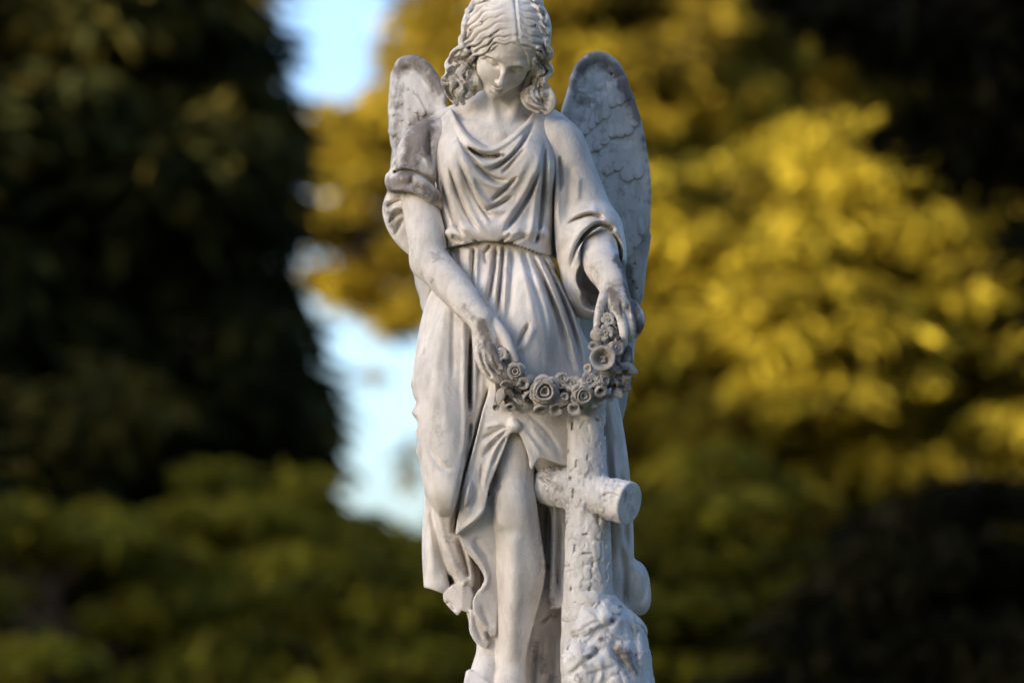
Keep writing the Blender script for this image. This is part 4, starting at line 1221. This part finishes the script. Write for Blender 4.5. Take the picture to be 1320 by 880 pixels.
def leaf_mesh():
    v, f = [], []
    nt, ns = 7, 5
    for side in (0, 1):
        for i in range(nt):
            t = i / (nt - 1)
            w = 0.48 * math.sin(math.pi * min(0.98, t ** 0.8)) + 0.02
            for j in range(ns):
                s = -1 + 2 * j / (ns - 1)
                v.append((s * w, 0.18 * abs(s) * w - 0.25 * math.sin(t * 2.6) + (0.12 if side else 0), -t * 1.6 + 0.1))
    n = nt * ns
    for i in range(nt - 1):
        for j in range(ns - 1):
            a = i * ns + j
            f.append((a, a + 1, a + ns + 1, a + ns)); f.append((n + a, n + a + ns, n + a + ns + 1, n + a + 1))
        for j in (0, ns - 1):
            a = i * ns + j; f.append((a, a + ns, n + a + ns, n + a))
    for j in range(ns - 1):
        f.append((j, j + 1, n + j + 1, n + j)); a = (nt - 1) * ns + j; f.append((a, a + 1, n + a + 1, n + a))
    return bake('leaf', v, f)
FM = {'rose': rose_mesh(), 'open_flower': cup_mesh(), 'blossom': blossom_mesh(), 'bud': bud_mesh(), 'leaf': leaf_mesh()}
rg = random.Random(17)
def put(kind, px, py, d, r, rx=0, ry=0, rz=0):
    o = bpy.data.objects.new(kind, FM[kind]); COL.objects.link(o); o.parent = garland
    o.location = P(px, py, d) * U + ORG
    o.rotation_euler = (math.radians(rx + rg.uniform(-14, 14)), math.radians(ry + rg.uniform(-40, 40)), math.radians(rz + rg.uniform(-16, 16)))
    k = r * U * (1.2 if kind == 'blossom' else 1.08)
    o.scale = (k * rg.uniform(0.86, 1.12), k * rg.uniform(0.85, 1.25), k * rg.uniform(0.86, 1.12))
    return o
for a in (('rose', 702, 504, -128, 20, 8, 10, -8), ('open_flower', 777, 462, -124, 16, -4, 0, 12), ('rose', 751, 509, -128, 14, 14, 20, 5), ('rose', 777, 491, -122, 10, 0, 40, 12),
          ('bud', 774, 504, -128, 7.5, 15, 0, 10), ('bud', 740, 527, -126, 7.5, 30, 0, 0), ('bud', 758, 475, -118, 6, -5, 0, -15), ('bud', 728, 511, -130, 5, 0, 0, 0), ('blossom', 759, 491, -126, 11, -20, 10, 0),
          ('rose', 725, 490, -122, 11, -20, 30, -10), ('bud', 697, 526, -122, 9, 45, 0, 0), ('bud', 717, 527, -120, 9, 40, 0, 20), ('blossom', 738, 494, -124, 10, -20, 0, 15),
          ('rose', 665, 480, -126, 13, -8, 10, -6), ('bud', 675, 494, -130, 8, 10, 0, 10), ('bud', 653, 495, -126, 7, 20, 0, -10), ('bud', 681, 510, -122, 8.5, 35, 0, 0), ('blossom', 646, 457, -124, 10, -10, 0, -20),
          ('bud', 639, 524, -112, 4.5, 40, 0, -10), ('bud', 658, 524, -112, 6, 40, 0, 10), ('blossom', 784, 412, -108, 9, -10, 0, 0), ('blossom', 781, 429, -112, 9.5, 0, 30, 0), ('bud', 795, 419, -106, 5, 0, 0, 20),
          ('blossom', 795, 448, -116, 10, 0, 0, 20), ('bud', 765, 446, -112, 6, 0, 0, -10), ('blossom', 768, 516, -118, 8, 25, 0, 10), ('bud', 786, 512, -112, 5.5, 20, 0, 30),
          ('leaf', 806, 440, -98, 16, 10, 20, 40), ('leaf', 800, 470, -106, 15, 0, -70, 30), ('leaf', 796, 488, -106, 14, 0, -50, 30), ('leaf', 806, 478, -100, 16, 10, 10, 50), ('leaf', 790, 500, -108, 13, 0, -60, 20),
          ('leaf', 690, 488, -122, 14, -20, 100, 0), ('leaf', 715, 514, -124, 14, 20, -60, 0), ('leaf', 770, 440, -108, 14, 0, 190, -10), ('leaf', 648, 500, -116, 13, 10, 20, -20), ('leaf', 664, 504, -118, 12, 20, -30, 0)):
    put(*a)

# ------------------------------------------------------------------ carved base of the statue, pedestal
def base_block():
    V = Vol.frompx(540, 870, 930, 1000, -190, 140, 3.6)
    V.loft([(940, 556, 858, -170, 110), (955, 550, 864, -176, 118), (975, 548, 866, -178, 120), (992, 548, 866, -178, 120)], 2)
    V.noise(3, 20, 3)
    return V.mesh()
base = finish('base', [base_block()], M_rough)
zb = float((P(660, 986, -20) * U + ORG)[2])
ped = empty('stone_pedestal', (0.07, -0.03, 0.0))
tag(ped, 'square stepped granite pedestal that carries the marble angel', 'pedestal')
M_granite, gnt, gb = node_mat('grey_granite')
gn = nd(gnt, 'ShaderNodeTexNoise'); gn.inputs['Scale'].default_value = 120; gn.inputs['Detail'].default_value = 5
gr = nd(gnt, 'ShaderNodeValToRGB'); gr.color_ramp.elements[0].color = (0.14, 0.13, 0.12, 1); gr.color_ramp.elements[1].color = (0.38, 0.36, 0.34, 1)
gnt.links.new(gn.outputs[0], gr.inputs[0]); gnt.links.new(gr.outputs[0], gb.inputs['Base Color']); gb.inputs['Roughness'].default_value = 0.6
def pbox(name, hx, hy, z0, z1, bev=0.012):
    bm = bmesh.new(); bmesh.ops.create_cube(bm, size=1)
    for v in bm.verts: v.co = (v.co.x * 2 * hx, v.co.y * 2 * hy, z0 + (v.co.z + 0.5) * (z1 - z0))
    bmesh.ops.bevel(bm, geom=bm.edges[:], offset=bev, segments=2, affect='EDGES')
    me = bpy.data.meshes.new(name); bm.to_mesh(me); bm.free(); me.materials.append(M_granite)
    o = bpy.data.objects.new(name, me); COL.objects.link(o); o.parent = ped
    return o
pbox('cap', 0.36, 0.36, zb - 0.10, zb); pbox('die', 0.29, 0.29, 0.42, zb - 0.10, 0.01); pbox('step', 0.42, 0.42, 0.2, 0.42); pbox('step', 0.58, 0.58, -0.05, 0.2)
# ------------------------------------------------------------------ ground
def ground():
    n = 60
    g = np.concatenate([-np.geomspace(900, 4, n // 2), np.linspace(-3, 3, 7), np.geomspace(4, 900, n // 2)])
    X, Y = np.meshgrid(g, g, indexing='ij')
    Z = 0.10 * fbm(X / 9, Y / 9, 0 * X, 3) * np.clip(np.hypot(X, Y) / 6 - 0.4, 0, 1)
    v = np.stack([X, Y, Z], -1).reshape(-1, 3)
    m = len(g)
    i, j = np.meshgrid(np.arange(m - 1), np.arange(m - 1), indexing='ij')
    a = (i * m + j).ravel()
    return v, np.stack([a, a + m, a + m + 1, a + 1], 1)
mg, nt, b = node_mat('lawn')
tn = nd(nt, 'ShaderNodeTexNoise'); tn.inputs['Scale'].default_value = 1.4; tn.inputs['Detail'].default_value = 8
tr = nd(nt, 'ShaderNodeValToRGB'); tr.color_ramp.elements[0].color = (0.035, 0.045, 0.012, 1); tr.color_ramp.elements[1].color = (0.09, 0.10, 0.03, 1)
tcg = nd(nt, 'ShaderNodeTexCoord'); nt.links.new(tcg.outputs['Object'], tn.inputs['Vector'])
nt.links.new(tn.outputs[0], tr.inputs[0]); nt.links.new(tr.outputs[0], b.inputs['Base Color']); b.inputs['Roughness'].default_value = 0.9
gv, gq = ground()
tag(mesh_obj('ground', gv, gq, mg), kind='structure')

# ------------------------------------------------------------------ trees
def leaf_mat(name, c0, c1, c2, scale=1.2, trans=0.25):
    m, nt, b = node_mat(name)
    tc = nd(nt, 'ShaderNodeTexCoord')
    n = nd(nt, 'ShaderNodeTexNoise'); n.inputs['Scale'].default_value = scale; n.inputs['Detail'].default_value = 3
    nt.links.new(tc.outputs['Object'], n.inputs['Vector'])
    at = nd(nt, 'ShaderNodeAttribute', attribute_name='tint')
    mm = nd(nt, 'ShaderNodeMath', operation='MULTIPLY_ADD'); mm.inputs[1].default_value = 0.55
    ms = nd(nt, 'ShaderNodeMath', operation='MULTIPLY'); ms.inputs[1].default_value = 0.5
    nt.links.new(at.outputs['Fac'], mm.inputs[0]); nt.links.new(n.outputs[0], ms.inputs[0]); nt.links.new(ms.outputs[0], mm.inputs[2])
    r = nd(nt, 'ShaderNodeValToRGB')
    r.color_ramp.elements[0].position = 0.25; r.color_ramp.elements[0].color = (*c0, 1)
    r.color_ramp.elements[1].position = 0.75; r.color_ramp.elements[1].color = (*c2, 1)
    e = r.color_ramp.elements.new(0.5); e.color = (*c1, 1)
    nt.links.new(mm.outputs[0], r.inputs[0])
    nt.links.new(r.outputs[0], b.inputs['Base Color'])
    b.inputs['Roughness'].default_value = 0.75; b.inputs['Specular IOR Level'].default_value = 0.04
    tl = nt.nodes.new('ShaderNodeBsdfTranslucent'); nt.links.new(r.outputs[0], tl.inputs[0])
    mx = nt.nodes.new('ShaderNodeMixShader'); mx.inputs[0].default_value = trans
    out = [q for q in nt.nodes if q.type == 'OUTPUT_MATERIAL'][0]
    nt.links.new(b.outputs[0], mx.inputs[1]); nt.links.new(tl.outputs[0], mx.inputs[2]); nt.links.new(mx.outputs[0], out.inputs[0])
    return m
L_dark = leaf_mat('dark_conifer_foliage', (0.020, 0.026, 0.010), (0.050, 0.052, 0.015), (0.13, 0.10, 0.02))  # warm last colour imitates sunlit patches on the left-hand conifer
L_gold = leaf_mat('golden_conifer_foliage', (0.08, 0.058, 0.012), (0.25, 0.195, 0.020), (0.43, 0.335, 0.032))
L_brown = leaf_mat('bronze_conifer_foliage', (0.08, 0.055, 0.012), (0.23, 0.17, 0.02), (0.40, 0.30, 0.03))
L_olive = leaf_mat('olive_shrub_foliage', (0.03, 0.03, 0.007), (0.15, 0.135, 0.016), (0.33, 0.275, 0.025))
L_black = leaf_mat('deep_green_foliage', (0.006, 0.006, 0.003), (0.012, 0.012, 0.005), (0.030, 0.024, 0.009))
M_bark, bnt, bb = node_mat('tree_bark')
bn = nd(bnt, 'ShaderNodeTexNoise'); bn.inputs['Scale'].default_value = 14; bn.inputs['Detail'].default_value = 6
br = nd(bnt, 'ShaderNodeValToRGB'); br.color_ramp.elements[0].color = (0.03, 0.02, 0.014, 1); br.color_ramp.elements[1].color = (0.13, 0.085, 0.055, 1)
bnt.links.new(bn.outputs[0], br.inputs[0]); bnt.links.new(br.outputs[0], bb.inputs['Base Color']); bb.inputs['Roughness'].default_value = 0.9

def tube_mesh(paths, n=7):
    """paths: list of (points Nx3, radii)"""
    v, f = [], []
    for pts, rad in paths:
        pts = np.asarray(pts, float)
        o = len(v)
        for i, p in enumerate(pts):
            d = pts[min(i + 1, len(pts) - 1)] - pts[max(i - 1, 0)]
            d /= np.linalg.norm(d) + 1e-9
            a = np.cross(d, [0.3, 0.9, 0.2]); a /= np.linalg.norm(a) + 1e-9
            c = np.cross(d, a)
            for k in range(n):
                A = 2 * math.pi * k / n
                v.append(p + rad[i] * (math.cos(A) * a + math.sin(A) * c))
        for i in range(len(pts) - 1):
            for k in range(n):
                f.append((o + i * n + k, o + i * n + (k + 1) % n, o + (i + 1) * n + (k + 1) % n, o + (i + 1) * n + k))
    return np.array(v), np.array(f)

def sprays(pads, per, size, rs, droop=0.35):
    """leaf-sized faces spread through flattened pads. pads: rows (x,y,z, rx,ry,rz, tint)"""
    pads = np.asarray(pads, float)
    vol = (pads[:, 3] * pads[:, 4]) ** 1.0
    cnt = np.maximum((per * vol / vol.mean()).astype(int), 6)
    idx = np.repeat(np.arange(len(pads)), cnt)
    N = len(idx)
    d = rs.normal(size=(N, 3)); d /= np.linalg.norm(d, axis=1)[:, None]
    rad = rs.rand(N) ** 0.45
    c = pads[idx, :3] + d * rad[:, None] * pads[idx, 3:6] * (0.8 + 0.5 * rs.rand(N))[:, None]
    c[:, 2] -= droop * pads[idx, 5] * (rad ** 2)
    # leaf frame: long axis points outward and down, face roughly up/out
    out = d * np.array([1, 1, 0.3]) + rs.normal(size=(N, 3)) * 0.28
    out[:, 2] -= 0.3
    out /= np.linalg.norm(out, axis=1)[:, None]
    up = rs.normal(size=(N, 3)) * 0.6 + np.array([0, 0, 0.9])
    side = np.cross(out, up); side /= np.linalg.norm(side, axis=1)[:, None] + 1e-9
    L = 1.5 * size * (0.6 + 0.8 * rs.rand(N))[:, None]; W = L * (0.18 + 0.13 * rs.rand(N))[:, None]
    nrm = np.cross(side, out)
    v = np.empty((N, 4, 3))
    v[:, 0] = c - out * L * 0.5; v[:, 1] = c + side * W * 0.5 + nrm * L * 0.06; v[:, 2] = c + out * L * 0.5 - nrm * L * 0.08; v[:, 3] = c - side * W * 0.5 + nrm * L * 0.06
    q = np.arange(N * 4).reshape(N, 4)
    tint = np.clip(pads[idx, 6] + rs.normal(size=N) * 0.18, 0, 1)
    return v.reshape(-1, 3), q, np.repeat(tint, 4)

def tree(name, label, cat, base, height, pads, leaf, size, per, seed, trunk_r=0.22, group=None, limb_from=0.15):
    """a trunk with limbs reaching into every pad of foliage"""
    rs = np.random.RandomState(seed)
    t = empty(name, tuple(base)); tag(t, label, cat, group)
    pads = np.asarray(pads, float).copy(); pads[:, :3] -= base
    v, q, tint = sprays(pads, per, size, rs)
    mesh_obj('crown', v, q, leaf, t, smooth=False, attrs={'tint': tint})
    nz = 10
    zz = np.linspace(-0.1, height * 0.94, nz)
    tp = np.stack([0.06 * np.sin(zz * 0.9 + seed), 0.06 * np.cos(zz * 0.7 + seed), zz], 1)
    limbs = [(tp, trunk_r * (1 - 0.85 * np.linspace(0, 1, nz)) + trunk_r * 0.5 * np.exp(-np.linspace(0, 9, nz)))]
    sel = pads if len(pads) < 120 else pads[rs.choice(len(pads), 120, replace=False)]
    for p in sel:
        r = np.hypot(p[0], p[1])
        z0 = np.clip(p[2] - 0.25 * r - 0.1, height * limb_from * 0.4, height * 0.9)
        a = np.array([0.06 * math.sin(z0 * 0.9 + seed), 0.06 * math.cos(z0 * 0.7 + seed), z0])
        e = p[:3]
        m = (a + e) / 2 + np.array([0, 0, 0.06 * r])
        pts = catmull([a, m, e], 4)
        r0 = 0.02 + 0.016 * r
        limbs.append((pts, np.linspace(r0, r0 * 0.25, len(pts))))
    v, f = tube_mesh(limbs, 7)
    mesh_obj('trunk', v, f, M_bark, t)
    return t

def px_pads(items, jit, rs, dist, tilt=0.4):
    """pads of foliage round the given (px, py, distance offset, half width px, half height px, tint)"""
    out = []
    for px, py, dd, w, h, tint in items:
        c = world_at(px, py, dist + dd); s = (dist + dd) / FP
        out.append([c[0], c[1], c[2], w * s, w * s * 0.9, h * s, tint])
    return out

def crown_pads(center, rx, ry, rz, n, rs, psize, flat=0.45, shape='egg', tint=(0.3, 0.7), hollow=0.55):
    out = []
    while len(out) < n:
        d = rs.normal(size=3); d /= np.linalg.norm(d)
        r = hollow + (1 - hollow) * rs.rand()
        p = d * r
        w = 1.0
        if shape == 'cone': w = np.clip((1 - p[2]) * 0.62, 0.08, 1.05)
        elif shape == 'column': w = np.clip(1.15 - 0.5 * max(p[2], 0) ** 2, 0.1, 1.1)
        c = np.array([center[0] + p[0] * rx * w, center[1] + p[1] * ry * w, center[2] + p[2] * rz])
        s = psize * (0.65 + 0.7 * rs.rand())
        out.append([*c, s, s, s * flat, np.clip(rs.uniform(*tint), 0, 1)])
    return out

def gx(px, dist): return (px - 660) / FP * dist
def gy(dist): return dist - FP * U * math.cos(TH)
def gz(py, dist): return float(world_at(660, py, dist)[2])

def keep_if(pads, fn):
    o = []
    for p in pads:
        w = (np.array(p[:3]) - ORG) / U
        a, b = proj(w[0], w[1], w[2])
        if fn(a, b, p[3] / U * FP / (FP + w[1])): o.append(p)
    return o
rs = np.random.RandomState(1)
# tall dark conifer filling the left of the picture
D = 30.0
pads = crown_pads((gx(20, D), gy(D), 6.0), 2.45, 2.2, 5.6, 420, rs, 0.62, 0.5, 'column', (0.05, 0.75), 0.2)
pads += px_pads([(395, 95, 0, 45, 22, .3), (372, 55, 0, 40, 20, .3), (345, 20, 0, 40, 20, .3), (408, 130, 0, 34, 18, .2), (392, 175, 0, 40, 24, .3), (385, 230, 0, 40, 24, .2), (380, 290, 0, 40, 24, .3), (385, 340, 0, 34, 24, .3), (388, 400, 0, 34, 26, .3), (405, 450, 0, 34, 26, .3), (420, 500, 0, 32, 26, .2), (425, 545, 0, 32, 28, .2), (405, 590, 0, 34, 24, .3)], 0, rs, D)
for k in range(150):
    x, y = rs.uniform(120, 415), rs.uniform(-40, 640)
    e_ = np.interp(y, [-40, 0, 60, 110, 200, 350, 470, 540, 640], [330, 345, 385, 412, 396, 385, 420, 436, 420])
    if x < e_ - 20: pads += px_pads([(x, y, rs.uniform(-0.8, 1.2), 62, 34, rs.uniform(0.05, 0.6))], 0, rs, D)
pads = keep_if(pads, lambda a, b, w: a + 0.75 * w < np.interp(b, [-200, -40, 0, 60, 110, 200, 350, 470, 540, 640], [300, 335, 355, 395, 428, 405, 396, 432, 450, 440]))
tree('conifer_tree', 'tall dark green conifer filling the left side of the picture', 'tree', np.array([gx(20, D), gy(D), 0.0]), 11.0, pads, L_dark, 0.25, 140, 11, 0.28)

# bronze-gold conifer behind the statue
D = 42.0
pads = crown_pads((gx(760, D), gy(D), gz(60, D)), 2.2, 2.0, 3.6, 150, rs, 0.55, 0.4, 'egg', (0.2, 0.85), 0.3)
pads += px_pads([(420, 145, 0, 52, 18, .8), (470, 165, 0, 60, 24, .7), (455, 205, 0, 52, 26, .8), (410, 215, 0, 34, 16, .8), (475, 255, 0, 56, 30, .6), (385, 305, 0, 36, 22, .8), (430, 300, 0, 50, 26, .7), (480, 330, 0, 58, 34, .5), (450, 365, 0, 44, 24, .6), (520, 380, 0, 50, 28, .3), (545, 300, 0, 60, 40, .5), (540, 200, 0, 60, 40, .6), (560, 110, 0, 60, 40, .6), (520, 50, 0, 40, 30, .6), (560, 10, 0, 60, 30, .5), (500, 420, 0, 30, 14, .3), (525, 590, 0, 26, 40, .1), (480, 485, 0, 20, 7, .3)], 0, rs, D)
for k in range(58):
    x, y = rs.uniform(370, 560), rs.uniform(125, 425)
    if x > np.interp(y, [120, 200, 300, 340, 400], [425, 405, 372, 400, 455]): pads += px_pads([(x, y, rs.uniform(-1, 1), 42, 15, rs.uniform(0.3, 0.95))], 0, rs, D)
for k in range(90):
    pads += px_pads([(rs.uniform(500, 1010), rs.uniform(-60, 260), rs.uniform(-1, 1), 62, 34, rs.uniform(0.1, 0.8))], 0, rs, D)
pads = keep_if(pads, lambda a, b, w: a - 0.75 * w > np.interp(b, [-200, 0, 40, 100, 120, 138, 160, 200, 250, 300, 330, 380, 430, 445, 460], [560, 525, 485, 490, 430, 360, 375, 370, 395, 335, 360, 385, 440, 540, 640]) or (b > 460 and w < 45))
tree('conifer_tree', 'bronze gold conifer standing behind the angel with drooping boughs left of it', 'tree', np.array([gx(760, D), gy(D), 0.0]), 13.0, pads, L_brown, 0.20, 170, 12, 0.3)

# sunlit golden conifer on the right
D = 29.0
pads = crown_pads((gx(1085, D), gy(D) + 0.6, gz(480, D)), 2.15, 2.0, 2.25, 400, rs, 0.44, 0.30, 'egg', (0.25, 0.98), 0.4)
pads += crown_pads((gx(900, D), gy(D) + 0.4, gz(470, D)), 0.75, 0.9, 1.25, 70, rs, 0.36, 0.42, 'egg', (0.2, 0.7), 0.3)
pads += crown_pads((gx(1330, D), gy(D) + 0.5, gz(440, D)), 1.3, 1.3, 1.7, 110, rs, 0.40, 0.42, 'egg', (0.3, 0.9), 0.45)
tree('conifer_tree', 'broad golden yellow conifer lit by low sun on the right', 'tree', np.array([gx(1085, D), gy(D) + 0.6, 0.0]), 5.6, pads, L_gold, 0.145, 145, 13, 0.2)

# another bronze conifer further back, closing the gap above the golden one
D = 47.0
pads = crown_pads((gx(1150, D), gy(D), gz(60, D)), 2.4, 2.0, 3.0, 170, rs, 0.62, 0.45, 'egg', (0.1, 0.6), 0.25)
tree('conifer_tree', 'brown shaded conifer just visible between the golden tree and the dark bough', 'tree', np.array([gx(1150, D), gy(D), 0.0]), 11.5, pads, L_brown, 0.24, 130, 15, 0.3)

# dark overhanging bough, top right
D = 21.0
pads = px_pads([(1020, -30, 0, 60, 26, .3), (1080, 10, 0, 70, 28, .4), (1150, 30, 0, 80, 34, .4), (1210, 60, 0, 80, 36, .5), (1260, 110, 0, 70, 34, .6), (1300, 60, 0, 90, 44, .3), (1290, 150, 0, 50, 22, .5), (1340, 130, 0, 70, 40, .4), (1380, 40, 0, 100, 50, .3), (1240, 0, 0, 110, 40, .2), (1140, -30, 0, 100, 34, .3), (1340, -50, 0, 130, 50, .2), (1440, 100, 0, 90, 60, .3), (1450, -80, 0, 130, 60, .2), (1280, -110, 0, 160, 50, .2), (1060, 40, .1, 40, 16, .6), (1180, 85, 0, 40, 16, .6)], 0, rs, D)
pads += crown_pads((gx(1560, D), gy(D), 6.2), 1.5, 1.5, 3.6, 90, rs, 0.5, 0.4, 'column', (0.1, 0.5), 0.3)
for k in range(60):
    x = rs.uniform(1010, 1340); yb = np.interp(x, [1000, 1080, 1200, 1290, 1340], [10, 60, 110, 165, 190])
    pads += px_pads([(x, rs.uniform(-60, yb - 10), rs.uniform(-0.6, 0.8), 52, 22, rs.uniform(0.05, 0.6))], 0, rs, D)
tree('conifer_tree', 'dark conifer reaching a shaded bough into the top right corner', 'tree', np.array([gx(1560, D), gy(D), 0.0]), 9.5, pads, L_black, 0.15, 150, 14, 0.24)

# shaded shrubs along the bottom
def shrub(label, px, dist, wpx, top, leaf, seed, n=110, tint=(0.2, 0.9), psz=0.30, size=0.11, per=190):
    r = np.random.RandomState(seed)
    h = gz(top, dist)
    w = wpx / FP * dist
    pads = []
    for k in range(n):
        a = r.uniform(0, 6.283); q = math.sqrt(r.rand())
        zt = h * (1 - 0.42 * q ** 2.4)
        z = zt - (h * 0.85) * r.rand() ** 1.6 * (1 - 0.3 * q)
        s = psz * (0.7 + 0.7 * r.rand())
        pads.append([gx(px, dist) + math.cos(a) * q * w, gy(dist) + math.sin(a) * q * w * 0.8, max(z - 0.4 * s, 0.15), s, s, s * 0.36, r.uniform(*tint)])
    return tree('shrub', label, 'shrub', np.array([gx(px, dist), gy(dist), 0.0]), h * 0.85, pads, leaf, size, per, seed, 0.09, 'spreading shrubs in the shade', 0.05)
shrub('olive green spreading shrub at the bottom left corner', 60, 25, 300, 620, L_olive, 31, 125)
shrub('olive green shrub with the highest hump below the patch of sky', 330, 27, 260, 578, L_olive, 32, 130)
shrub('low olive green shrub directly left of the statue feet', 500, 24, 230, 645, L_olive, 33, 115)
shrub('dim green shrub directly right of the log cross', 900, 25, 260, 560, L_olive, 34, 130, (0.1, 0.75))
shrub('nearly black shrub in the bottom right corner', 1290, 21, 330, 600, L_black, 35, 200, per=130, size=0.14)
shrub('dark shrub hidden behind the angel and its cross', 700, 34, 260, 640, L_olive, 36, 90, (0.1, 0.6))

# clipped hedge along the far side of the plot
D = 52.0
pads = []
for k in range(420):
    x = rs.uniform(-9, 9) if k < 260 else rs.uniform(9, 26) * (1 if k % 2 else -1)
    pads.append([x, gy(D) + rs.uniform(-0.7, 0.7), rs.uniform(0.3, 3.75) - 0.1 * abs(math.sin(x)), 0.55, 0.55, 0.32, rs.uniform(0.1, 0.6)])
hv, hq, ht = sprays(np.array(pads), 70, 0.30, np.random.RandomState(40))
hd = empty('hedge', (0, gy(D), 0)); tag(hd, 'long dark hedge closing the view behind the shrubs', 'hedge')
hv = hv - np.array([0, gy(D), 0]); mesh_obj('foliage', hv, hq, L_dark, hd, smooth=False, attrs={'tint': ht})
stems = [(np.array([[x, 0.2 * math.sin(7 * x), -0.05], [x + 0.1, 0, 1.2], [x + 0.05, 0.1, 2.6]]), [0.06, 0.05, 0.02]) for x in np.arange(-25, 26, 1.6)]
for st_ in stems:
    v_, f_ = tube_mesh([st_], 6); mesh_obj('stem', v_, f_, M_bark, hd)

# unseen evergreens placed and sized to keep low sun off statue and left-hand trees
s_h = sun_dir[:2] / np.linalg.norm(sun_dir[:2]); s_n = np.array([-s_h[1], s_h[0]])
def proto_tree(seed):
    k = np.random.RandomState(seed)
    pads = crown_pads((0, 0, 8.2), 2.7, 2.7, 7.8, 140, k, 1.15, 0.6, 'column', (0.1, 0.7), 0.1)
    t = tree('shade_tree', 'x', 'tree', np.array([0.0, 0.0, 0.0]), 16.0, pads, L_dark, 0.6, 105, seed, 0.3)
    return t
PROTO = [proto_tree(50), proto_tree(51)]
used = [False, False]
def place(k, x, y, h, r, rz, label, group):
    src = PROTO[k]
    if used[k]:
        t = src.copy(); COL.objects.link(t)
        for ch in list(src.children):
            c = ch.copy(); COL.objects.link(c); c.parent = t
    else:
        t = src; used[k] = True
    t.location = (x, y, 0); t.rotation_euler = (0, 0, rz); t.scale = (r / 2.7, r / 2.7, h / 16.0)
    tag(t, label, 'tree', group)
ORD = ('first', 'second', 'third', 'fourth', 'fifth', 'sixth', 'seventh', 'eighth', 'ninth')
for i, (p, h) in enumerate(((3.2, 13.0), (-0.2, 14.5), (-3.4, 15.5), (-6.8, 16.5), (-10.2, 17.5), (-13.8, 15.8), (-17.5, 15.7), (-21.0, 17.5), (-24.6, 13.0))):
    x, y = s_h * (40.0 + 0.8 * (i % 2)) + s_n * p
    place(i % 2, x, y, h, 2.8, i * 1.3, ORD[i] + ' unseen evergreen of the row placed to shade the angel from the low sun', 'unseen evergreens that block the low sun')
for i, (x, y, h) in enumerate(((15, -9, 9), (17, 0, 10), (16, 9, 9.5))):  # unseen, added to block horizon light from the right for more contrast
    place(i % 2, x, y, h, 3.0, i * 2.1, ORD[i] + ' unseen broad evergreen added on the right to block horizon light', 'trees flanking the plot')
for i, (x, y, h) in enumerate(((-7, -21, 10), (-1.5, -19, 11), (4.5, -20, 11), (11, -15, 10))):  # unseen, added behind the camera to cut flat frontal sky light
    place(i % 2, x, y, h, 3.0, i * 1.7 + 1, ORD[i] + ' unseen evergreen from the left of those added behind the photographer to cut frontal light', 'trees flanking the plot')
for i, (x, y, h) in enumerate(((-9.5, 25, 11), (-14, 21, 9.5), (-19, 24, 8.5), (9.5, 21, 10), (13.5, 26, 11), (19, 22, 10), (4.5, 60, 9), (-26, 14, 8))):
    place(i % 2, x, y, h, 2.6, i * 0.9 + 2, ORD[i] + ' background evergreen beyond the edges of the picture', 'trees flanking the plot')
